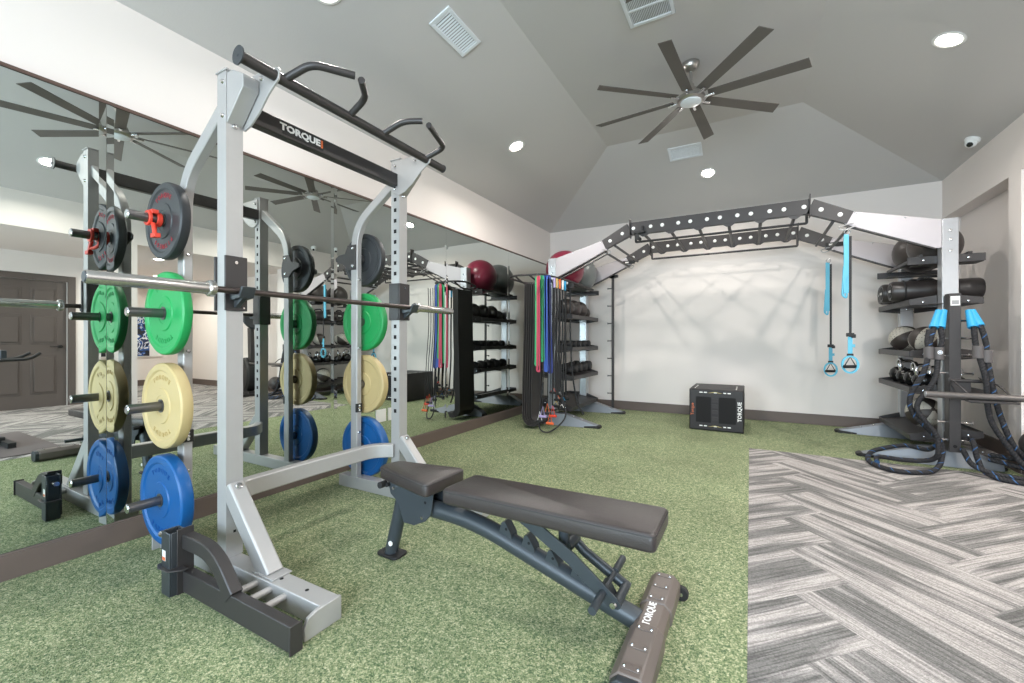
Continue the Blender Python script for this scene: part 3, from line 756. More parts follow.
m = MB(); m.tube(fillet([q_(.545, .960, 1.672), q_(.565, .957, 1.64), q_(.575, .957, 1.60)], .02), .010); m.cbox(q_(.577, .957, 1.607), (.046, .026, .022)); m.tube(fillet([q_(.50, .985, 1.67), q_(.515, .975, 1.635), q_(.56, .96, 1.63)], .02), .009)
m.build('lever', M_RED, t, bevel=.002)

# barbell in the hooks
BX, BZ = 1.012, 1.3365
t = thing('barbell', 'chrome sleeved barbell resting in the hooks of the power rack', 'barbell', (BX, 1.63, BZ))
m = MB(); m.cyl((BX, .98, BZ), (BX, 2.28, BZ), .0145, seg=20); m.build('shaft', M_SHAFT, t)
for s_, y0, y1 in ((1, .985, .565), (-1, 2.275, 2.70)):
    m = MB(); m.lathe([(0, 0), (.034, 0), (.036, .004), (.036, .022), (.0325, .026), (.0255, .028), (.0255, .10), (.0252, abs(y1 - y0) - .006), (.023, abs(y1 - y0)), (0, abs(y1 - y0))], (BX, y0, BZ), (0, -s_, 0), 32)
    sl = m.build('sleeve', M_SLEEVE, t)
    m = MB(); m.lathe([(0, 0), (.021, 0), (.019, -.003), (0, -.003)], (BX, y1, BZ), (0, s_, 0), 24); sub(sl, 'end_cap', m, M_DARK2)

# ---------------------------------------------------------------- adjustable bench
BY = 1.625
t = thing('weight_bench', 'black padded adjustable weight bench standing on the turf in the foreground', 'bench', (2.1, BY, 0))
def pad(poly, z0, z1, name, par):
    # rounded cushion from a plan polygon
    m = MB(); cx = sum(p[0] for p in poly) / len(poly); cy = sum(p[1] for p in poly) / len(poly)
    def ring(ins, z): 
        out = []
        for p in poly:
            d = Vector((p[0] - cx, p[1] - cy)); l = d.length
            out.append((p[0] - math.copysign(ins, d.x), p[1] - math.copysign(ins, d.y), z))
        return out
    m.rings([ring(.006, z0), ring(.001, z0 + .004), ring(.0, z0 + .012), ring(.0, z1 - .016), ring(.003, z1 - .005), ring(.010, z1)])
    o = m.build(name, M_VINYL, par, bevel=.006, sharp=50)
    m = MB()
    for z, ins in ((z1 - .0115, .0015),):
        pts = [Vector(p) for p in ring(ins, z)]
        m.tube(pts, .0028, 6, closed=True)
    sub(o, 'piping', m, M_STITCH)
    return o
def rpoly(pts, r, n=4):
    out = []; N_ = len(pts)
    for i in range(N_):
        p = Vector(pts[i]); a = (Vector(pts[i-1]) - p).normalized(); b = (Vector(pts[(i+1) % N_]) - p).normalized()
        for k in range(n + 1):
            q = k / n; p0, p1 = p + a * r, p + b * r
            out.append(tuple(p0 * (1-q)**2 + p * 2*q*(1-q) + p1 * q*q))
    return out
bp_ = pad(rpoly([(1.853, 1.497), (2.772, 1.490), (2.772, 1.768), (1.868, 1.745)], .022), .384, .451, 'back_pad', t)
sp_ = pad(rpoly([(1.385, 1.575), (1.790, 1.468), (1.800, 1.760), (1.400, 1.700)], .03), .402, .466, 'seat_pad', t)
m = MB(); m.box(1.95, 2.66, BY - .075, BY + .075, .376, .384); m.build('pad_plate', M_BLACK, t, bevel=.002)
m = MB(); m.tube(fillet([(1.60, BY, .292), (1.95, BY, .283), (2.70, BY, .055)], .16, 8), .040, 18); m.build('spine_tube', M_BENCH, t)
m = MB(); m.sweep(fillet([(1.425, BY, .012), (1.515, BY, .345), (1.60, BY, .37)], .04), [(.030*math.cos(2*PI*k/18)*1.15, .034*math.sin(2*PI*k/18)) for k in range(18)], (1, 0, 0))
lg = m.build('rear_leg', M_BENCH, t)
m = MB(); m.prism(rpoly([(1.355, BY - .045), (1.36, BY + .045), (1.50, BY + .05), (1.50, BY - .05)], .03), 'z', 0, .014); sub(lg, 'foot_pad', m, M_BLACK, bevel=.003)
m = MB(); m.cyl((1.455, BY - .039, .075), (1.455, BY - .033, .075), .012); sub(lg, 'leg_badge', m, M_WPLAST)
sp = [(1.455, .402), (1.75, .402), (1.735, .285), (1.70, .245), (1.63, .212), (1.56, .212), (1.53, .30), (1.475, .34)]
for sy in (-1, 1):
    m = MB(); a = BY + sy * .052; m.prism(sp, 'y', a - .004, a + .004); g = m.build('seat_bracket', M_BENCH, t, bevel=.002)
    m = MB()
    for x, z, r in ((1.50, .372, .011), (1.685, .262, .009)): m.lathe([(0, .010), (r*.8, .009), (r, 0), (0, -.001)], (x, a + sy * .004, z), (0, sy, 0), 14)
    sub_each(g, 'bolt', m, M_CHROME)
    m = MB(); m.cyl((1.70, a + sy * .0042, .335), (1.70, a + sy * .0046, .335), .007); sub(g, 'hole', m, M_HOLE)
m = MB(); m.cyl((1.465, BY - .075, .385), (1.465, BY + .075, .385), .010); m.cyl((1.445, BY - .10, .388), (1.445, BY - .06, .388), .016); m.build('seat_pivot', M_BLACK, t)
# ladder of stops on the spine
for x, z in ((2.115, .285), (2.225, .250), (2.335, .213), (2.445, .178), (2.560, .140)):
    m = MB()
    for sy in (-1, 1): m.prism([(x - .030, z - .035), (x + .045, z - .055), (x + .036, z - .012), (x + .004, z + .036), (x - .010, z + .030)], 'y', BY + sy * .022 - .004, BY + sy * .022 + .004)
    m.prism([(x - .010, z + .030), (x + .004, z + .036), (x + .038, z - .018), (x + .030, z - .022)], 'y', BY - .018, BY + .018)
    m.mi = 1; m.cyl((x + .0125, BY - .0265, z + .005), (x + .0125, BY - .0270, z + .005), .006); 
    m.build('ladder_stop', [M_BENCH, M_HOLE], t)
# pivot arms
for sy, name in ((-1, 'support_arm'), (1, 'support_arm')):
    y = BY + sy * .078
    m = MB(); m.rtube([(2.235, y, .385), (2.45, y, .265), (2.615, y, .140)], .010 if sy < 0 else .030, .052, (0, 0, 1)) if sy < 0 else m.tube([(2.36, y, .300), (2.45, y, .225), (2.63, y, .125)], .021, 14)
    a = m.build(name, M_BENCH, t)
    m = MB(); m.lathe([(0, .010), (.011, .008), (.014, 0), (0, -.001)], (2.612, BY - .083, .139), (0, -1, 0), 14)
    m.lathe([(0, .008), (.009, .006), (.011, 0), (0, -.001)], (2.245, BY - .083, .378), (0, -1, 0), 14)
    if sy < 0: sub_each(a, 'pivot_bolt', m, M_CHROME)
m = MB(); m.tube([(2.39, BY - .012, .378), (2.39, BY - .012, .285)], .022, 14); m.cyl((2.40, BY - .02, .275), (2.40, BY + .085, .275), .027)
m.build('back_pad_post', M_BENCH, t)
m = MB(); m.cyl((2.62, BY - .073, .135), (2.62, BY + .085, .135), .017); m.build('pivot_spacer', M_BENCH, t)
for sy in (-1, 1):
    m = MB(); m.cyl((2.573, BY + sy * .083, .172), (2.573, BY + sy * .205, .172), .015, seg=18); m.build('foot_peg', M_BENCH, t)
m = MB(); m.cyl((2.573, BY - .085, .172), (2.573, BY + .085, .172), .009); m.build('peg_axle', M_BENCH, t)
# front cross tube with bolted rubber sleeves
def octa(cx, cz, w, h, c): return [(cx-w+c, cz-h), (cx+w-c, cz-h), (cx+w, cz-h+c), (cx+w, cz+h-c), (cx+w-c, cz+h), (cx-w+c, cz+h), (cx-w, cz+h-c), (cx-w, cz-h+c)]
CX_, CZ_ = 2.732, .052
m = MB(); m.prism(octa(CX_, CZ_, .054, .046, .022), 'y', 1.262, 1.925); ct = m.build('cross_tube', mat('taupe_paint', (112, 102, 96), .42, .15), t, bevel=.004)
for y0, y1 in ((1.285, 1.555), (1.70, 1.93)):
    m = MB(); m.prism(octa(CX_, CZ_, .0600, .0515, .026), 'y', y0, y1); sv = m.build('rubber_sleeve', mat('sleeve_rubber', (104, 95, 90), .45), t, bevel=.005)
    for f in (.12, .50, .88):
        yy = y0 + (y1 - y0) * f
        m = MB(); m.prism(rpoly([(CX_ - .030, yy - .012), (CX_ + .030, yy - .012), (CX_ + .030, yy + .012), (CX_ - .030, yy + .012)], .009, 3), 'z', CZ_ + .0515, CZ_ + .0545); bb = sub(sv, 'bolt_plate', m, mat('sleeve_rubber', (104, 95, 90), .45), bevel=.001)
        m = MB()
        for dx in (-.021, .021): m.lathe([(0, .004), (.004, .003), (.0055, 0), (0, -.001)], (CX_ + dx, yy, CZ_ + .0545), (0, 0, 1), 10)
        sub_each(sv, 'bolt', m, M_CHROME)
m = MB(); m.prism(octa(CX_, CZ_, .055, .047, .023), 'y', 1.255, 1.284); m.build('end_cap', M_DARK2, t, bevel=.004)
text('TORQUE', .037, (2.726, 1.628, CZ_ + .0465), (0, 1, 0), (-1, 0, 0), M_WHITET, t, 'logo_lettering', .0005, .0008)
m = MB(); m.box(CX_ + .02, CX_ + .055, 1.931, 1.945, .02, .06); wbk = m.build('wheel_bracket', M_BLACK, t, bevel=.002)
m = MB(); m.lathe([(.0, 0), (.026, 0), (.030, .004), (.030, .022), (.026, .026), (0, .026)], (CX_ + .062, 1.925, .031), (1, 0, 0) if False else (0, 1, 0), 28); m.mi = 1; m.cyl((CX_ + .062, 1.9245, .031), (CX_ + .062, 1.922, .031), .008); m.build('transport_wheel', [M_BLACK, M_CHROME], t)

# ---------------------------------------------------------------- plyometric box
t = thing('plyo_box', 'black soft plyometric box standing on the turf against the back wall', 'plyo box', (2.69, 6.1, 0))
m = MB(); m.box(2.388, 2.988, 5.72, 6.44, .004, .508)
m.build('body', mat('box_vinyl', (34, 29, 30), .5, bump=.25, bscale=60), t, bevel=.012)
m = MB()
for x0, x1 in ((2.465, 2.635), (2.720, 2.905)): m.prism(rpoly([(x0, .10), (x1, .10), (x1, .415), (x0, .415)], .008), 'y', 5.716, 5.7203)
m.build('fabric_panel', mat('box_panel', (20, 19, 21), .85), t)
m = MB()
for z in (.13, .21, .28, .35): m.box(2.645, 2.712, 5.712, 5.7198, z, z + .045)
for p_ in m.pieces(): p_.build('handle_strap', mat('box_strap', (52, 48, 50), .7), t)
m = MB()
for z in (.052, .462):
    for x0, x1, h in ((2.505, 2.54, .012), (2.555, 2.59, .012), (2.665, 2.70, .010), (2.77, 2.80, .012), (2.815, 2.85, .012)): m.box(x0, x1, 5.7185, 5.7197, z, z + h)
for x0 in (2.44, 2.90):
    for y0 in (5.80, 5.95, 6.1): m.box(x0, x0 + .012, y0, y0 + .09, .5082, .5088)
m.build('dimension_marks', M_WHITET, t)
m = MB()
for z in (.052, .462): m.prism([(2.60, z), (2.635, z + .006), (2.68, z + .016), (2.725, z + .006), (2.76, z), (2.725, z + .002), (2.68, z + .009), (2.635, z + .002)], 'y', 5.7185, 5.7197)
m.build('yellow_marks', mat('yellow_print', (214, 196, 130), .6), t)
text('TORQUE', .058, (2.945, 5.7178, .255), (0, 0, 1), (-1, 0, 0), M_WHITET, t, 'logo_lettering', .0005, .001)
text('Torque', .050, (2.425, 5.7178, .255), (0, 0, 1), (-1, 0, 0), M_ORANGE, t, 'script_lettering', .0005)

# ---------------------------------------------------------------- training rig (arched frame with storage towers)
RX = (.765, 4.595); RY = (5.225, 6.42); HX = 2.68
rig = thing('training_rig', 'silver and charcoal arched monkey bar rig with storage towers along the back wall', 'training rig', (HX, 5.8, 0))
for ix, cx in enumerate(RX):
    sx = 1 if ix == 0 else -1        # towards the middle of the rig
    for iy, cy in enumerate(RY):
        m = MB(); m.box(cx - .055, cx + .055, cy - .055, cy + .055, .14, 2.19)
        c_ = m.build('column', M_ALU, rig, bevel=.006)
        m = MB()
        for z in (2.08, 2.0, 1.90, 1.46):
            m.lathe([(0, -.008), (.010, -.006), (.014, 0), (0, .001)], (cx, cy - .055, z), (0, 1, 0), 12)
        sub_each(c_, 'bolt', m, M_CHROME)
        # foot: folded plate tapering to both tips
        m = MB(); hw = .11
        
        R = []; LI, LO = .62, .33
        for x, w, hh, tw in ((-sx * LO, .075, .05, .055), (-sx * .14, hw, .15, .062), (sx * .16, hw, .15, .062), (sx * LI, .055, .028, .05)):
            R.append([(cx + x, cy - w, 0), (cx + x, cy + w, 0), (cx + x, cy + tw, hh), (cx + x, cy - tw, hh)])
        m.rings(R); ft = m.build('foot', mat('foot_silver', (134, 138, 144), .42, .35), rig, bevel=.003)
        m = MB()
        for s_ in (-1, 1):
            xx = cx + s_ * (LI if s_ == sx else LO)
            m.rings([[(xx - s_ * .17, cy - .078, 0), (xx - s_ * .17, cy + .078, 0), (xx - s_ * .17, cy + .078, .018), (xx - s_ * .17, cy - .078, .018)],
                     [(xx + s_ * .005, cy - .06, 0), (xx + s_ * .005, cy + .06, 0), (xx + s_ * .005, cy + .06, .034), (xx + s_ * .005, cy - .06, .034)],
                     [(xx + s_ * .03, cy - .035, 0), (xx + s_ * .03, cy + .035, 0), (xx + s_ * .03, cy + .035, .022), (xx + s_ * .03, cy - .035, .022)]])
        sub_each(ft, 'rubber_tip', m, M_BLACK, bevel=.003)
        m = MB()
        for s_, q_ in ((sx, .28), (sx, .40), (-sx, .22)): m.lathe([(0, .012), (.008, .010), (.011, 0), (0, -.002)], (cx + s_ * q_, cy, .15 - (q_ - .16) * .265), (0, 0, 1), 10)
        sub_each(ft, 'bolt', m, M_CHROME)
        # sloping silver panel
        yb = cy - .055
        A = [(cx + sx * .056, 2.185), (cx + sx * .705, 2.352), (cx + sx * .750, 2.232), (cx + sx * .095, 1.932), (cx + sx * .056, 1.932)]
        m = MB(); m.prism(A, 'y', yb + .004, yb + .010); pn = m.build('sloping_panel', M_PANEL, rig, bevel=.002)
        m = MB(); e = .03
        m.prism([(cx + sx * .748, 2.232), (cx + sx * .095, 1.932), (cx + sx * .10, 1.920), (cx + sx * .755, 2.222)], 'y', yb - .006, yb + .045)
        sub(pn, 'folded_edge', m, M_DARK)
        m = MB()
        for x, z in ((.30, 2.235), (.66, 2.325)): m.lathe([(0, -.004), (.006, -.003), (.008, 0), (0, .001)], (cx + sx * x, yb + .004, z), (0, 1, 0), 10)
        sub_each(pn, 'bolt', m, M_CHROME)
        # short charcoal beam up to the bend
        b0, b1 = Vector((cx + sx * .70, 0, 2.292)), Vector((cx + sx * 1.022, 0, 2.443))
        d = (b1 - b0).normalized(); nn = Vector((-d.z, 0, d.x)) * (1 if sx > 0 else -1)
        m = MB(); P4 = [b0 - nn * .065 + d * 0, b1 - nn * .075, b1 + nn * .078, b0 + nn * .06]
        m.prism([(p.x, p.z) for p in P4], 'y', yb - .004, yb + .05); sb = m.build('sloping_beam', M_DARK, rig, bevel=.003)
        m = MB()
        for f in (.25, .72):
            p = b0.lerp(b1, f); m.lathe([(0, -.012), (.007, -.011), (.009, -.003), (.018, -.003), (.021, 0), (0, .001)], (p.x, yb - .004, p.z), (0, 1, 0), 20)
        sub_each(sb, 'washer', m, M_WPLAST)
        # joint plate at the bend
        m = MB(); jx = cx + sx * 1.022; m.box(jx - .005, jx + .005, yb - .025, yb + .06, 2.34, 2.565); m.build('joint_plate', M_DARK, rig, bevel=.002)
        m = MB(); m.tube(fillet([(cx + sx * .68, yb - .01, 2.235), (cx + sx * .80, yb - .015, 2.20), (cx + sx * .77, yb - .02, 2.165), (cx + sx * .66, yb - .015, 2.20)], .02, 3), .006, 6); m.build('anchor_loop', M_SILV, rig)
BLX, BRX = 1.787, 3.573
for iy, cy in enumerate(RY):
    yb = cy - .055
    m = MB(); m.box(BLX, BRX, yb - .004, yb + .05, 2.372, 2.522); bm_ = m.build('long_beam', M_DARK, rig, bevel=.003)
    m = MB(); xs = (1.83, 2.03, 2.16, 2.335, 2.462, 2.634, 2.762, 2.931, 3.058, 3.228, 3.353, 3.523)
    for x in xs:
        m.lathe([(0, -.012), (.007, -.011), (.009, -.003), (.018, -.003), (.021, 0), (0, .001)], (x, yb - .004, 2.447), (0, 1, 0), 20)
    sub_each(bm_, 'washer', m, M_WPLAST)
for k in range(6):
    x = 1.955 + k * .298
    m = MB(); m.cyl((x, RY[0] + .0, 2.362), (x, RY[1] - .055, 2.362), .017); rg = m.build('rung', M_DARK, rig)
    m = MB(); m.prism([(x - .07, 2.372), (x + .07, 2.372), (x + .02, 2.338), (x - .02, 2.338)], 'y', RY[0] - .058, RY[0] - .05); m.prism([(x - .07, 2.372), (x + .07, 2.372), (x + .02, 2.338), (x - .02, 2.338)], 'y', RY[1] - .062, RY[1] - .054); sub_each(rg, 'rung_gusset', m, M_DARK)
for x, z in ((1.60, 2.27), (3.76, 2.27), (1.47, 2.205), (3.89, 2.205)):
    m = MB(); m.cyl((x, RY[0] - .03, z), (x, RY[1] - .03, z), .015); m.build('cross_bar', M_DARK, rig)
for y, z, ye in ((5.35, 2.320, 5.22), (6.35, 2.278, 6.37)):
    m = MB(); m.tube(fillet([(BLX + .03, ye, 2.40), (BLX + .03, y, 2.40), (BLX + .03, y, z), (BRX - .01, y, z), (BRX - .01, y, 2.40), (BRX - .01, ye, 2.40)], .012, 3), .0135, 10)
    m.build('pull_up_bar', M_DARK, rig)
# small clamp trolley at the left end of the front beam
m = MB(); m.box(1.84, 1.97, 5.12, 5.165, 2.375, 2.40); m.box(1.86, 1.90, 5.13, 5.165, 2.30, 2.375); m.box(1.93, 1.95, 5.13, 5.165, 2.40, 2.46); m.cyl((1.90, 5.145, 2.315), (1.90, 5.20, 2.315), .02)
m.build('bar_clamp', M_BLACK, rig, bevel=.003)
for x in (1.45, 3.90):
    m = MB(); m.box(x - .05, x + .12, RY[1] - .068, RY[1] - .062, 2.235, 2.285); lp = m.build('name_plate', M_BLACK, rig, bevel=.001)
    m = MB(); m.box(x - .02, x + .03, RY[1] - .0695, RY[1] - .068, 2.25, 2.27); sub(lp, 'plate_print', m, M_WHITET)
# peg pole at the left rear
m = MB(); m.tube([(1.211, 6.47, .0), (1.211, 6.47, 2.09)], .021, 14); m.box(1.17, 1.25, 6.42, 6.51, 2.06, 2.11); m.box(1.18, 1.30, 6.42, 6.45, 2.06, 2.10)
pp = m.build('peg_pole', M_DARK, rig)
for k in range(7):
    m = MB(); z = 1.90 - k * .268; m.cyl((1.19, 6.465, z), (1.135, 6.455, z), .007); m.cyl((1.14, 6.456, z), (1.132, 6.4545, z), .014); sub_each(pp, 'peg', m, M_BLACK)
# two slanted rails under the left front panel
for o_ in (0, .035):
    m = MB(); m.tube([(1.50 + o_, 5.12, 2.20 - o_), (.86 + o_, 5.02, 1.88 - o_ * .5)], .010, 8); m.build('slanted_rail', M_DARK, rig)

# storage shelves
def shelf_poly(cx, w, y0=5.06, y1=6.62): return [(cx - .07, y0), (cx + .07, y0), (cx + w, y0 + .22), (cx + w, y1 - .30), (cx + .09, y1), (cx - .09, y1), (cx - w, y1 - .30), (cx - w, y0 + .22)]
def shelf(cx, z, w, slope=0.0, top=False):
    M_ = Matrix.Translation((cx, 0, z)) @ Matrix.Rotation(slope, 4, 'Y') @ Matrix.Translation((-cx, 0, -z))
    y0, y1 = 5.283, 6.362
    m = MB()
    if not top:
        m.box(cx - w, cx + w, y0, y1, z - .006, z, M_)
        for s_ in (-1, 1):
            m.prism([(y0, z - .036), (y1, z - .036), (y1, z + .018), (y0, z + .018)], 'x', cx + s_ * w - .003, cx + s_ * w + .003, M_)
            m.prism([(cx + s_ * .058, z - .062), (cx + s_ * w, z - .036), (cx + s_ * w, z + .018), (cx + s_ * .058, z + .05)], 'y', y1 - .002, y1 + .004, M_)
            m.prism([(cx + s_ * .058, z - .062), (cx + s_ * w, z - .036), (cx + s_ * w, z + .018), (cx + s_ * .058, z + .05)], 'y', y0 - .004, y0 + .002, M_)
        for s_ in (-1, 1):  # wings running past the columns
            m.prism([(cx + s_ * .058, 5.12), (cx + s_ * w, y0), (cx + s_ * .058, y0)], 'z', z - .040, z - .034, M_)
            m.prism([(cx + s_ * .058, 6.53), (cx + s_ * w, y1), (cx + s_ * .058, y1)], 'z', z - .040, z - .034, M_)
            m.prism([(cx - w, y0), (cx + w, y0), (cx, y0 + .0)] if False else [(y0, z - .052), (y1, z - .052), ((y0 + y1) / 2, z - .056)], 'x', cx + s_ * w * .5 - .002, cx + s_ * w * .5 + .002, M_)
    else:
        for s_ in (-1, 1): m.box(cx + s_ * .165 - .012, cx + s_ * .165 + .012, y0, y1, z - .03, z)
        for yy in (y0 + .0, y1 - .006):
            m.box(cx - .26, cx + .26, yy, yy + .006, z - .09, z - .02)
        m.prism([(cx - .20, y1 - .10), (cx - .06, y1 + .0), (cx + .06, y1 + .0), (cx + .26, y1 - .03), (cx + .26, y1 - .20), (cx + .05, y1 - .26), (cx - .20, y1 - .20)], 'z', z - .092, z - .086)
        m.prism([(cx - .20, y0 + .10), (cx - .06, y0), (cx + .06, y0), (cx + .26, y0 + .03), (cx + .26, y0 + .20), (cx - .20, y0 + .20)], 'z', z - .092, z - .086)
    s = m.build('shelf', M_DARK, rig, bevel=.0015)
    m = MB()
    for yy, d_ in ((y0 - .004, -1), (y1 + .004, 1)):
        for xx in (-.15, .15): m.lathe([(0, .008), (.008, .006), (.010, 0), (0, -.001)], M_ @ Vector((cx + xx, yy, z - .01)) if not top else (cx + xx, yy + (.0 if d_ < 0 else .0), z - .055), (0, d_, 0), 10)
    sub_each(s, 'bolt', m, M_CHROME)
for cx, zz in ((RX[0], ((1.885, 0), (1.43, 0), (1.00, 0), (.64, .12), (.245, .16))), (RX[1], ((1.90, 0), (1.47, 0), (.99, 0), (.655, 0), (.25, -.15)))):
    for k, (z, sl) in enumerate(zz): shelf(cx, z, .245, sl, top=(k == 0))

# swiss balls and medicine balls on the rig
def ball(c, r, mt, label, cat, name, grp=None, two=None, seg=40):
    t = thing(name, label, cat, (c[0], c[1], c[2] - r), grp)
    m = MB(); m.ball(c, r, seg); m.build('shell', mt, t, sharp=80)
    if two:
        # second colour as raised gores
        m = MB(); c = Vector(c); rot = Matrix.Rotation(two[1], 3, 'Z') @ Matrix.Rotation(two[2], 3, 'X')
        n = 12
        for g in range(3):
            a0 = g * 2 * PI / 3
            grid = [[c + rot @ Vector((math.cos(a0 + a) * math.sin(b), math.sin(a0 + a) * math.sin(b), math.cos(b))) * (r * 1.006) for a in [i * PI / 3 / 8 for i in range(9)]] for b in [.12 + k * (PI - .24) / n for k in range(n + 1)]]
            vs = [[m.bm.verts.new(p) for p in row] for row in grid]
            for i in range(n):
                for j in range(8): m._f([vs[i][j], vs[i][j+1], vs[i+1][j+1], vs[i+1][j]])
        m.build('coloured_panel', two[0], t, sharp=80)
    else:
        m = MB(); m.lathe([(0, .003), (.010, .002), (.012, 0), (0, -.004)], Vector(c) + Vector((.3, -.9, .3)).normalized() * r, (.3, -.9, .3), 12); m.build('valve', M_BLACK, t)
    return t
def rest(z, r, half=.165): return z + math.sqrt(max(r * r - half * half, 0)) 
ball((RX[0], 5.62, rest(1.885, .27) + .0), .27, M_BALLR, 'large glossy red exercise ball on top of the left storage tower', 'exercise ball', 'swiss_ball')
ball((RX[0], 6.17, rest(1.885, .275) + .0), .275, M_BALLG, 'large glossy grey exercise ball on the left storage tower, beside the red one', 'exercise ball', 'swiss_ball')
for y, lb in ((5.50, 'dark round slam ball on the upper left tower shelf, nearest the hanging bands'), (5.77, 'dark round slam ball in the middle of the upper left tower shelf'),
              (6.03, 'dark round slam ball third along the upper left tower shelf'), (6.26, 'dark round slam ball nearest the back wall on the upper left tower shelf')):
    r = .125 if y < 6.2 else .09
    ball((RX[0] + .06, y, 1.43 + r + .0), r, M_SLAM, lb, 'medicine ball', 'slam_ball', 'slam balls on the left tower')
def dumbbell(c, ang, r, ln, label, group, hexa=False):
    t = thing('dumbbell', label, 'dumbbell', (c[0], c[1], c[2] - r), group)
    d = Vector((math.cos(ang), math.sin(ang), 0)); c = Vector(c)
    m = MB(); m.cyl(c - d * ln * .28, c + d * ln * .28, .015); m.build('handle', M_CHROME, t)
    for s_ in (-1, 1):
        m = MB(); m.lathe([(0, .18 * ln), (r * .8, .18 * ln), (r, .22 * ln), (r, .44 * ln), (r * .85, .5 * ln), (0, .5 * ln)], c, d * s_, 6 if hexa else 24)
        m.build('head', M_BLACK if not hexa else M_BLACKG, t, bevel=.003)
ords = ('first', 'second', 'third', 'fourth', 'fifth', 'sixth', 'seventh')
for k in range(5):
    dumbbell((RX[0] + .04, 5.44 + k * .19, 1.00 + .052), 0, .052, .26, 'small round black dumbbell, %s from the bands on the middle left tower shelf' % ords[k], 'dumbbells on the middle left shelf')
for k in range(5):
    a = .12; r = .055 + .004 * k; x = RX[0] + .04
    dumbbell((x, 5.44 + k * .195, .64 - .04 * .12 + r * 1.03 + .014), 0, r, .28, 'larger black dumbbell, %s from the bands on the low left tower shelf' % ords[k], 'dumbbells on the low left shelf')

# right tower contents
ball((RX[1] - .0, 5.55, rest(1.90, .20)), .20, M_SLAM, 'dark grey slam ball on top of the right tower, nearer the silver column', 'medicine ball', 'slam_ball', 'slam balls on the right tower')
ball((RX[1] - .0, 6.00, rest(1.90, .21)), .21, M_SLAM, 'dark grey slam ball on top of the right tower, nearer the back wall', 'medicine ball', 'slam_ball', 'slam balls on the right tower')
def sandbag(y, x0, x1, z, r, label):
    t = thing('sandbag', label, 'sandbag', ((x0 + x1) / 2, y, z - r), 'cylindrical sandbags on the right tower')
    m = MB(); L_ = x1 - x0
    m.lathe([(0, .01), (r * .9, .0), (r, .02), (r * .98, L_ * .3), (r * 1.0, L_ * .5), (r * .97, L_ * .7), (r, L_ - .02), (r * .9, L_), (0, L_ - .01)], (x0, y, z), (1, 0, 0), 28); m.build('bag', M_BAG, t)
    for s_, xx in ((-1, x0), (1, x1)):
        m = MB(); m.lathe([(0, 0), (r * .62, 0), (r * .66, .006), (0, .008)], (xx + s_ * .002, y, z), (-s_, 0, 0), 24); m.build('end_patch', M_BLACK, t)
        m = MB()
        for k in range(3): m.box(xx + s_ * .0022 - .0004, xx + s_ * .0022 + .0004, y - .035 + k * .025, y - .018 + k * .025, z - .012, z + .012)
        m.build('printed_mark', M_WHITET, t)
    m = MB(); m.tube(fillet([(x0 + L_ * .3, y - r * .3, z + r * .95), (x0 + L_ * .35, y - r * .3, z + r * 1.3), (x0 + L_ * .6, y - r * .3, z + r * 1.3), (x0 + L_ * .65, y - r * .3, z + r * .95)], .03), .012); m.build('carry_handle', M_BLACK, t)
    m = MB()
    for f in (.15, .72): m.torus((x0 + L_ * f, y, z), r * 1.0, .009, (1, 0, 0), 24, 6)
    for p_ in m.pieces(): p_.build('strap', M_BLACK, t)
sandbag(5.56, 4.27, 4.92, 1.494 + .098, .098, 'long black sandbag across the right tower shelf, nearest the silver column')
sandbag(5.79, 4.25, 4.90, 1.494 + .098, .098, 'long black sandbag across the right tower shelf, second from the silver column')
sandbag(6.04, 4.29, 4.91, 1.494 + .102, .102, 'long black sandbag across the right tower shelf, nearest the back wall')
ball((RX[1] - .09, 6.05, .99 + .135), .135, M_MEDB, 'brown and cream medicine ball on the middle right tower shelf, nearer the wall', 'medicine ball', 'medicine_ball', 'two tone medicine balls', (M_MEDW, .6, .9))
ball((RX[1] - .07, 5.52, .99 + .125), .125, M_MEDB, 'brown and cream medicine ball on the middle right tower shelf, nearer the column', 'medicine ball', 'medicine_ball', 'two tone medicine balls', (M_MEDW, 1.9, .7))
ball((RX[1] - .05, 5.62, .25 + .150), .145, M_MEDB, 'brown and cream medicine ball on the lowest shelf of the right tower', 'medicine ball', 'medicine_ball', 'two tone medicine balls', (M_MEDW, .2, 1.2))
def kettlebell(c, r, label, rz=0.0):
    t = thing('kettlebell', label, 'kettlebell', (c[0], c[1], c[2]), 'kettlebells on the right tower')
    b = Vector(c) + Vector((0, 0, r * .88))
    m = MB(); m.lathe([(0, -.88 * r), (.55 * r, -.88 * r), (.85 * r, -.55 * r), (r, 0), (.86 * r, .5 * r), (.5 * r, .82 * r), (0, .93 * r)], b, (0, 0, 1), 28); m.build('bell', M_BLACKG, t, sharp=60)
    d = Vector((math.cos(rz), math.sin(rz), 0)); z = Vector((0, 0, 1))
    m = MB(); m.tube(fillet([b + d * -.55 * r + z * .55 * r, b - d * .72 * r + z * 1.15 * r, b - d * .5 * r + z * 1.75 * r, b + d * .5 * r + z * 1.75 * r, b + d * .72 * r + z * 1.15 * r, b + d * .55 * r + z * .55 * r], r * .35, 5), .016, 12)
    m.build('handle', M_CHROME, t)
kk = 0
for xx, rr in ((-.11, .082), (.11, .075)):
    for k in range(4):
        kettlebell((RX[1] + xx, 5.44 + k * .235, .655), rr + .004 * k * (1 if xx < 0 else -1), 'black kettlebell with a bright handle, %s from the column, %s row' % (ords[k], 'room side' if xx < 0 else 'wall side'), PI / 2 if k % 2 else .3)
        kk += 1

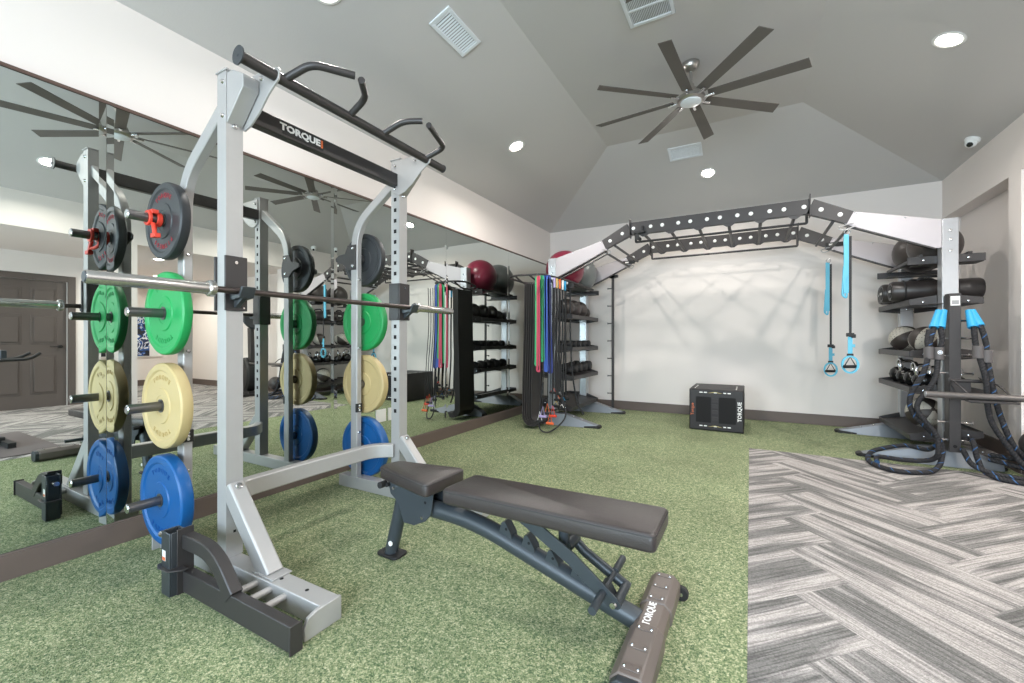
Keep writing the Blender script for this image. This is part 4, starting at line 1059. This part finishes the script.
# ---------------------------------------------------------------- hanging rail with mats and bands at the left tower
t = thing('hanging_rail', 'black tubular hanging rail bolted to the left storage tower, carrying mats and bands', 'hanging rail', (.7, 5.0, 1.85))
m = MB(); m.tube(fillet([(.765, 5.165, 1.86), (.44, 5.05, 1.865), (.38, 4.70, 1.895), (.52, 4.58, 1.900), (.88, 4.62, 1.900), (.955, 5.24, 1.895), (.985, 6.2, 1.872)], .10, 8), .0125, 10); m.build('outer_rail', M_DARK, t)
m = MB(); m.tube(fillet([(.52, 4.62, 1.895), (.535, 4.80, 1.83), (.55, 5.10, 1.835)], .05), .011, 8); m.tube(fillet([(.72, 4.60, 1.895), (.735, 4.82, 1.83), (.75, 5.165, 1.835)], .05), .011, 8)
m.tube(fillet([(.90, 4.80, 1.895), (.86, 4.95, 1.84), (.80, 5.165, 1.84)], .04), .011, 8); m.build('hook_arm', M_DARK, t)
m = MB(); m.box(.70, .90, 5.150, 5.166, 1.80, 1.885); m.cyl((.90, 5.158, 1.85), (.98, 5.2, 1.85), .02); m.build('mounting_bracket', M_ALU, t, bevel=.003)
# mats: folded sheets, long edge towards the room
for k in range(5):
    x = .575 + .026 * k; zt = 1.815; y0, y1 = 4.76 + .010 * k, 5.12
    r_ = .125 - .012 * k
    m = MB(); prof = [(x, zt)] ; th = .009
    pts = [(x, zt), (x - .01, 1.2), (x - .03, .6), (x - .035, .3)]
    cxx, czz = x - .035 + r_, .035 + r_ + .013 * k
    for q_ in range(1, 9):
        a = PI + q_ * (PI * .5) / 8; pts.append((cxx + r_ * math.cos(a), czz + r_ * math.sin(a)))
    pts.append((cxx + .05, czz - r_ + .004))
    left = []; right = []
    for i, p in enumerate(pts):
        a_ = Vector(pts[max(i-1, 0)]); b_ = Vector(pts[min(i+1, len(pts)-1)]); dd = (b_ - a_).normalized(); nn = Vector((-dd.y, dd.x))
        left.append((p[0] + nn.x * th / 2, p[1] + nn.y * th / 2)); right.append((p[0] - nn.x * th / 2, p[1] - nn.y * th / 2))
    rings = [[(l[0], y0, l[1]), (l[0], y1, l[1]), (r2[0], y1, r2[1]), (r2[0], y0, r2[1])] for l, r2 in zip(left, right)]
    m.rings(rings)
    o = m.build('exercise_mat', M_MAT, sharp=60)
    tag(o, 'long dark exercise mat hanging from the rail, %s' % ('nearest the mirror', 'second from the mirror', 'third from the mirror', 'fourth from the mirror', 'nearest the coloured bands')[k], 'exercise mat', 'exercise mats on the hanging rail')

def band(x, y, z0, z1, wd, mt, label, off, lean=0.0):
    m = MB(); g = .011
    pts = []
    for q_ in range(9): a = PI * q_ / 8; pts.append((x - g * math.cos(a), y, z0 - g + g * math.sin(a) + .0))
    pts += [(x + g + off * .3, y + lean * .4, (z0 + z1) / 2), (x + g + off * 1.0 + .006, y + lean, z1 + .06)]
    for q_ in range(9): a = PI * q_ / 8; pts.append((x + off + (.020) * math.cos(a), y + lean, z1 + .02 - .02 * math.sin(a)))
    pts += [(x - g + off - .006, y + lean, z1 + .06), (x - g + off * .3, y + lean * .4, (z0 + z1) / 2)]
    m.sweep(pts, [(-wd/2, -.0022), (wd/2, -.0022), (wd/2, .0022), (-wd/2, .0022)], (0, 1, 0) if False else None, True) if False else m.sweep([Vector(p) for p in pts], [(-wd/2, -.0024), (wd/2, -.0024), (wd/2, .0024), (-wd/2, .0024)], None, True)
    o = m.build('resistance_band', mt, sharp=50); tag(o, label, 'resistance band', 'looped resistance bands on the rail')
for a in ((.775, 4.70, 1.880, .80, .030, M_BANDG, 'green looped resistance band nearest the dark mats', .0), (.805, 4.68, 1.880, .73, .026, M_BANDP, 'pink red looped resistance band between two green ones', .0),
          (.842, 4.70, 1.880, .86, .034, M_BANDG, 'green looped resistance band between the pink and blue ones', .0), (.884, 4.71, 1.880, .74, .038, M_BANDB, 'bright blue looped resistance band beside the green one', .008),
          (.918, 4.73, 1.880, .72, .036, M_BANDN, 'navy blue looped resistance band, last before the black cords', .02)):
    band(*a)
M_CORD = mat('black_cord', (28, 27, 29), .6)
def cord(path, r, label, gcol, grp='resistance tubes with handles', bottom=True):
    t = thing('resistance_tube', label, 'resistance tube', path[0], grp)
    m = MB(); m.tube(spline(path, 8), r, 8); m.build('tube', M_CORD, t)
    p = Vector(path[0]); m = MB(); m.cyl(p - Vector((0, 0, .0)), p - Vector((0, 0, .12)), .016, .013, 12); m.build('foam_grip', gcol, t)
    if bottom:
        p = Vector(path[-1]); m = MB(); m.tube([p, p + Vector((.035, -.01, -.05)), p + Vector((-.035, -.01, -.05)), p], .005, 6); hd = m.build('handle_strap', gcol, t)
        m = MB(); m.cyl(p + Vector((-.045, -.01, -.055)), p + Vector((.045, -.01, -.055)), .014); sub(hd, 'handle', m, M_BLACK)
k = 0
for y, col_, nm in ((4.80, M_LILAC, 'lilac'), (4.88, mat('pale_gold', (206, 178, 110), .5), 'pale gold'), (4.97, M_ORG, 'orange'), (5.06, M_WPLAST, 'white'), (5.14, M_CYAN, 'blue')):
    z1 = (.32, .36, .42, .30, .38)[k]; x = .962
    cord([(x, y, 1.87), (x + .004, y - .01, 1.2), (x - .01, y - .03, .8), (x + .015 * (k % 2), y - .06, z1)], .011, 'black resistance tube with a %s handle hanging from the rail' % nm, col_)
    k += 1
for j, (x, y, nm, cb) in enumerate(((.935, 4.84, 'red', M_RED), (.94, 5.02, 'grey', M_GREYP), (.945, 5.22, 'black', M_BLACK), (.94, 4.93, 'dark blue', M_BLUE))):
    cord([(x, y, 1.86), (x, y - .02, 1.1), (x + .01, y - .03, .52 - .06 * j)], .013, 'thick black resistance tube with a %s handle, behind the others on the rail' % nm, cb)
t = thing('loop_strap', 'long black strap hanging from the rail down to the turf', 'strap', (1.02, 4.9, 1.85))
m = MB(); m.tube(spline([(.97, 5.30, 1.87), (.975, 5.30, 1.2), (1.0, 5.30, .7), (1.06, 5.32, .30), (1.14, 5.35, .13)], 8), .011, 8); m.build('webbing', M_CORD, t)
m = MB(); m.tube(spline([(.87, 4.68, .60), (.845, 4.62, .25), (.87, 4.58, .06), (.97, 4.60, .022), (1.06, 4.70, .09), (1.10, 4.82, .20), (1.02, 4.90, .42)], 8), .009, 8); m.build('lower_loop', M_CORD, t)
for j, (x, y, z, c_, nm) in enumerate(((.90, 4.60, .20, M_LILAC, 'lilac'), (.95, 4.62, .24, M_ORG, 'orange'), (1.01, 4.64, .21, M_RED, 'red'), (.86, 4.60, .14, M_WPLAST, 'white'), (1.00, 4.58, .13, M_ORG, 'dark orange'))):
    t = thing('tube_handle', '%s plastic tube handle dangling near the turf under the rail' % nm, 'handle', (x, y, z), 'handles dangling at the foot of the rail')
    m = MB(); m.tube([(x - .03, y, z), (x, y, z + .12), (x + .03, y, z), (x - .03, y, z)], .005, 6); m.build('strap', c_, t)
    m = MB(); m.cyl((x - .045, y, z), (x + .045, y, z), .015); m.build('grip', M_BLACK if j % 2 else c_, t)
    m = MB(); m.tube(spline([(x, y, z + .12), (x - .005, y + .03, .8), (x - .02, y + .06, 1.3), (x - .02, y + .05, 1.84)], 6), .0055, 6); m.build('cord', M_CORD, t)

# suspension trainers
def trainer(x, y, zt, zl, zb, label):
    t = thing('suspension_trainer', label, 'suspension trainer', (x, y, zt), 'suspension trainers on the rig')
    m = MB(); m.torus((x, y, zt - .02), .022, .004, (0, 1, 0), 16, 6); m.build('carabiner', M_CHROME, t)
    m = MB(); m.box(x - .022, x + .012, y - .003, y, zl + .04, zt - .04); m.box(x - .026, x - .020, y - .004, y + .02, zl, zt - .04)
    m.tube(fillet([(x - .024, y + .004, zl + .3), (x - .038, y + .004, zl + .02), (x - .005, y + .004, zl - .01), (x + .004, y, zl + .2)], .02), .009, 6); m.build('blue_strap', M_SKY, t, bevel=.001)
    m = MB(); m.box(x + .013, x + .034, y - .002, y + .002, zb + .34, zt - .06); m.build('black_strap', M_CORD, t)
    m = MB(); m.cbox((x + .022, y, zb + .36), (.06, .03, .035)); m.box(x + .03, x + .065, y - .01, y + .01, zb + .33, zb + .365); m.build('buckle', M_BLACK, t, bevel=.004)
    m = MB(); m.box(x + .004, x + .040, y - .004, y + .004, zb + .15, zb + .34); m.box(x + .038, x + .060, y - .004, y + .004, zb + .24, zb + .27); m.build('lower_strap', M_SKY, t)
    m = MB(); m.cbox((x + .022, y, zb + .165), (.05, .014, .03)); m.build('strap_label', M_BLACK, t)
    c = Vector((x + .022, y, zb + .075))
    m = MB(); pts = [c + Vector((math.sin(a) * .060, 0, math.cos(a) * .078)) for a in [2*PI*i/24 for i in range(24)]]
    m.sweep(pts, [(-.009, -.012), (.009, -.012), (.009, .012), (-.009, .012)], (0, 1, 0), True); fc = m.build('foot_cradle', M_SKY, t)
    m = MB(); m.cyl(c + Vector((-.052, -.03, -.02)), c + Vector((.052, .03, -.02)), .015); m.build('handle', M_BLACK, t)
    m = MB(); m.tube([c + Vector((-.05, -.028, -.02)), c + Vector((0, 0, .075)), c + Vector((.05, .028, -.02))], .005, 6); m.build('handle_webbing', M_BLACK, t)
trainer(3.865, 5.14, 2.165, 1.52, .80, 'sky blue and black suspension trainer hanging from the front of the rig, right side')
trainer(3.875, 6.345, 2.085, 1.42, .68, 'sky blue and black suspension trainer hanging from the rear beam, nearer the wall')

# ---------------------------------------------------------------- pegged post, landmine bar and battle ropes at the right tower
t = thing('storage_post', 'charcoal pegged storage post bolted in front of the right silver column', 'storage post', (4.605, 5.05, .16))
m = MB(); m.box(4.541, 4.617, 5.02, 5.12, .15, 1.51); m.build('post', M_DARK, t, bevel=.004)
m = MB(); m.box(4.55, 4.61, 5.12, 5.17, 1.40, 1.50); m.box(4.55, 4.61, 5.12, 5.17, .2, .3); m.build('mounting_block', M_DARK, t)
m = MB(); m.box(4.550, 4.609, 5.0185, 5.0199, 1.405, 1.485); lb_ = m.build('instruction_label', M_WPLAST, t)
m = MB(); m.box(4.558, 4.602, 5.017, 5.0184, 1.415, 1.45); sub(lb_, 'label_print', m, M_GREYP)
for z in (1.275, 1.125, .975, .825, .40, .245):
    m = MB(); m.cyl((4.49, 5.07, z), (4.541, 5.07, z), .010); m.cyl((4.617, 5.07, z), (4.70, 5.07, z), .010); m.cyl((4.485, 5.07, z), (4.491, 5.07, z), .014); m.cyl((4.70, 5.07, z), (4.706, 5.07, z), .014)
    m.build('peg', M_CHROME, t)
m = MB(); m.cyl((4.579, 5.0198, .20), (4.579, 5.0190, .20), .014); m.build('hole', M_HOLE, t)
# landmine cradle
t = thing('landmine_attachment', 'charcoal bar cradle clamped to the pegged post', 'bar cradle', (4.62, 4.85, .66))
m = MB(); m.prism([(4.55, .72), (4.52, .775), (4.54, .79), (4.60, .70), (4.63, .62), (4.60, .61)], 'y', 4.99, 5.0); m.prism([(4.74, .775), (4.72, .79), (4.80, .69), (4.85, .60), (4.82, .595), (4.78, .66)], 'y', 4.99, 5.0)
m.cyl((4.54, 5.0, .765), (4.75, 5.0, .765), .014); m.box(4.66, 4.83, 4.97, 5.02, .585, .61); m.box(4.545, 4.67, 5.0, 5.019, .60, .78); m.tube(fillet([(4.55, 5.0, .765), (4.53, 4.86, .76), (4.60, 4.80, .66)], .03), .008, 8)
m.tube(fillet([(4.75, 5.0, .765), (4.78, 4.86, .75), (4.84, 4.78, .65)], .03), .008, 8); m.box(4.58, 4.86, 4.755, 4.835, .612, .628)
m.build('cradle', M_DARK, t, bevel=.002)
t = thing('landmine_barbell', 'dark grey barbell lying sideways in the cradle at the right edge', 'barbell', (4.9, 4.78, .655))
m = MB(); m.cyl((4.33, 4.79, .660), (4.98, 4.79, .655), .0265, seg=24); m.build('sleeve', mat('dark_steel', (110, 106, 104), .35, .6), t)
m = MB(); m.cyl((4.98, 4.79, .655), (6.10, 4.79, .645), .0205, seg=20); m.build('shaft', mat('dark_shaft', (88, 84, 82), .4, .6), t)
m = MB(); m.cyl((4.33, 4.79, .66), (4.326, 4.79, .66), .024, seg=20); m.build('end_cap', M_ALU, t)

# px helper for rope paths: places a rope knot on a chosen vertical plane of the room
def rope(name, label, strands, grips, clamps):
    t = thing('battle_rope', label, 'battle rope', strands[0][0], 'battle ropes on the right tower')
    for st in strands:
        m = MB(); m.tube(spline(st, 10), .0195, 12); m.build('rope_strand', M_ROPE, t)
    for a, b in grips:
        m = MB(); m.cyl(a, b, .022, .034, 16); m.build('anchor_strap', M_CYAN, t)
    for c, dz in clamps:
        m = MB(); c = Vector(c); m.cyl(c - Vector((0, 0, .052)), c + Vector((0, 0, .052)), .034, .034, 18); cl = m.build('clamp_sleeve', mat('clamp_grey', (92, 88, 88), .6), t, bevel=.004)
        if dz:
            m = MB(); m.lathe([(0, -.003), (.017, -.003), (.017, 0), (0, 0)], c + Vector((.0, -.034, .01)), (0, 1, 0), 20); sub(cl, 'badge', m, M_WPLAST)
            m = MB(); m.torus(c + Vector((0, -.0375, .01)), .010, .002, (0, 1, 0), 16, 5); sub(cl, 'badge_ring', m, M_BLUE)
rope('battle_rope', 'thick black battle rope with blue flecks coiled on the floor left of the pegged post',
     [[(4.455, 5.0, 1.30), (4.425, 4.96, 1.20), (4.40, 4.95, 1.08), (4.391, 4.94, 1.0), (4.345, 4.9, .829), (4.262, 4.9, .623), (4.277, 4.9, .483), (4.374, 4.9, .351), (4.455, 4.89, .241), (4.45, 4.87, .11), (4.41, 4.82, .045), (4.323, 4.72, .024), (4.15, 4.64, .024), (4.034, 4.71, .024), (3.984, 4.88, .024), (4.0, 5.02, .045), (4.066, 5.09, .09), (4.275, 5.13, .15), (4.40, 5.03, .15), (4.43, 4.92, .21)],
      [(4.49, 5.0, 1.30), (4.472, 4.96, 1.2), (4.478, 4.95, 1.1), (4.451, 4.94, .995), (4.413, 4.89, .774), (4.305, 4.86, .588), (4.305, 4.85, .487), (4.408, 4.84, .317), (4.42, 4.83, .18), (4.40, 4.86, .11), (4.332, 4.90, .075), (4.20, 4.93, .060), (4.10, 4.99, .055), (4.05, 4.97, .05), (4.03, 4.86, .03)],
      [(4.40, 4.965, 1.20), (4.385, 4.955, 1.10), (4.391, 4.945, 1.0)]],
     [((4.478, 5.03, 1.365), (4.430, 4.965, 1.215)), ((4.512, 5.03, 1.365), (4.468, 4.965, 1.215))], [((4.391, 4.94, 1.0), 0), ((4.451, 4.935, .995), 1)])
rope('battle_rope', 'thick black battle rope with blue flecks draped to the floor right of the pegged post',
     [[(4.69, 5.0, 1.3), (4.675, 4.96, 1.2), (4.680, 4.95, 1.08), (4.691, 4.94, 1.01), (4.724, 4.9, .783), (4.733, 4.9, .587), (4.761, 4.9, .433), (4.842, 4.88, .261), (4.92, 4.86, .13), (5.0, 4.82, .06), (5.15, 4.75, .026)],
      [(4.70, 5.0, 1.3), (4.715, 4.96, 1.22), (4.742, 4.95, 1.08), (4.742, 4.94, .976), (4.77, 4.9, .681), (4.815, 4.9, .464), (4.873, 4.89, .277), (4.95, 4.92, .18), (5.05, 4.93, .10), (5.2, 4.9, .026)],
      [(4.69, 5.07, .27), (4.672, 4.96, .25), (4.675, 4.9, .14), (4.70, 4.86, .05), (4.76, 4.77, .024), (4.88, 4.71, .024), (5.1, 4.69, .024), (5.3, 4.8, .024)],
      [(4.60, 4.95, .20), (4.64, 4.89, .09), (4.73, 4.815, .05), (4.85, 4.76, .045), (5.05, 4.74, .03)],
      [(4.80, 5.08, .145), (4.95, 5.0, .14), (5.05, 4.98, .12), (5.12, 4.93, .08), (5.2, 4.85, .05)],
      [(4.78, 5.02, .12), (4.9, 4.96, .10), (5.02, 4.90, .07), (5.15, 4.82, .05)]],
     [((4.665, 5.03, 1.36), (4.670, 4.965, 1.215)), ((4.685, 5.03, 1.36), (4.708, 4.965, 1.225))], [((4.691, 4.94, 1.01), 0), ((4.742, 4.94, .976), 0)])
ball((5.06, 4.96, .275), .125, M_SLAM, 'dark rubber ball on top of the rope pile at the right edge', 'slam ball', 'slam_ball')

# ---------------------------------------------------------------- things the mirror shows: side room and the strip right of the camera
m = MB(); m.prism(rpoly([(3.16, -.4), (4.75, -.4), (4.75, 1.58), (3.16, 1.58)], .02), 'z', .003, .010)
tag(m.build('floor_mat', M_FMAT), 'grey floor mat under the exercise bike, seen in the mirror', 'mat')
BKX = 3.86
t = thing('exercise_bike', 'black indoor exercise bike on a grey mat, seen at the left edge of the mirror', 'exercise bike', (BKX, .9, 0))
m = MB()
m.box(BKX - .27, BKX + .27, 1.27, 1.33, .012, .065); m.box(BKX - .25, BKX + .25, .22, .28, .012, .065); m.rtube([(BKX, .25, .07), (BKX, 1.30, .07)], .07, .06)
m.rtube([(BKX, 1.15, .09), (BKX, 1.02, .60), (BKX, 1.12, .80)], .06, .08, (0, 1, 0)); m.rtube([(BKX, .45, .09), (BKX, .62, .50), (BKX, .50, .86)], .06, .07, (0, 1, 0)); m.rtube([(BKX, .60, .45), (BKX, 1.06, .50)], .05, .07)
m.build('frame', M_BLACK, t, bevel=.004)
m = MB(); m.lathe([(0, -.03), (.17, -.03), (.19, -.015), (.19, .015), (.17, .03), (0, .03)], (BKX + .06, 1.02, .30), (1, 0, 0), 40); m.build('flywheel', M_DARK, t)
m = MB(); m.prism([(.38, .88), (.52, .84), (.72, .87), (.70, .90), (.52, .895), (.40, .93)], 'x', BKX - .06, BKX + .06); m.build('saddle', M_BLACK, t, bevel=.015)
m = MB()
for s_ in (-1, 1): m.tube(fillet([(BKX, 1.16, .885), (BKX + s_ * .17, 1.20, .90), (BKX + s_ * .19, 1.44, .91), (BKX + s_ * .16, 1.52, .97)], .05), .016, 10)
m.tube([(BKX, 1.12, .78), (BKX, 1.16, .89)], .025); m.build('handlebar', M_BLACK, t)
m = MB(); m.cbox((BKX, 1.28, .955), (.16, .05, .10)); m.build('console', M_DARK2, t, bevel=.008)
m = MB(); m.cyl((BKX - .12, .85, .33), (BKX + .12, .85, .33), .03)
for s_ in (-1, 1): m.tube([(BKX + s_ * .11, .85, .33), (BKX + s_ * .11, .85 + s_ * .12, .33 - s_ * .12)], .014); m.cbox((BKX + s_ * .17, .85 + s_ * .12, .33 - s_ * .12), (.10, .09, .03))
m.build('crank', M_DARK, t)
EX, EY = 5.95, 4.75
t = thing('elliptical_trainer', 'grey and black elliptical trainer in the side room, seen in the mirror', 'elliptical trainer', (EX, EY, 0))
m = MB(); m.rtube([(EX - .30, EY + .1, .06), (EX + .75, EY + .35, .06)], .10, .07); m.box(EX - .34, EX - .26, EY - .22, EY + .36, .0, .05); m.box(EX + .70, EX + .78, EY + .05, EY + .62, .0, .05)
m.rtube([(EX - .15, EY + .12, .09), (EX - .28, EY + .10, .75), (EX - .22, EY + .12, 1.35)], .09, .10, (1, 0, 0)); m.build('frame', M_DARK, t, bevel=.006)
m = MB(); m.lathe([(0, -.11), (.30, -.11), (.34, -.07), (.34, .07), (.30, .11), (0, .11)], (EX - .10, EY + .14, .42), (.25, -1, 0), 36, (1, 1.0)); m.build('drive_housing', M_BLACK, t)
for s_ in (-1, 1):
    y = EY + .14 + s_ * .20
    m = MB(); m.rtube([(EX - .15, y, .42), (EX + .70, y + .1, .14)], .045, .06); m.cbox((EX + .25, y + .05, .35), (.36, .13, .04)); m.build('foot_arm', M_ALU, t, bevel=.004)
    m = MB(); m.tube(fillet([(EX - .20, y, .62), (EX - .20, y, 1.05), (EX - .04, y, 1.35), (EX - .02, y, 1.55)], .12), .018); m.build('arm_lever', M_BLACK, t)
m = MB(); m.lathe([(0, -.03), (.13, -.03), (.15, 0), (.13, .03), (0, .03)], (EX - .24, EY + .12, 1.48), (-1, 0, .3), 28, (1, 1.25)); m.build('console', M_DARK2, t)
t = thing('framed_picture', 'abstract blue, black and white print on the far wall of the side room', 'picture', (9.98, 4.75, 1.2))
m = MB(); m.box(9.955, 9.999, 4.50, 5.05, .70, 1.74); m.build('frame', M_WPLAST, t, bevel=.004)
m = MB(); m.box(9.950, 9.9545, 4.52, 4.80, .72, 1.72); m.build('print', M_ART, t)

for o in bpy.data.objects:
    if o.get('category') in ('power rack', 'weight plate', 'barbell collar') or o.name == 'barbell': o.location.x -= .030; o.location.y += .016
for o in bpy.data.objects:
    if '_w' in o.keys(): del o['_w']
bpy.context.view_layer.update()
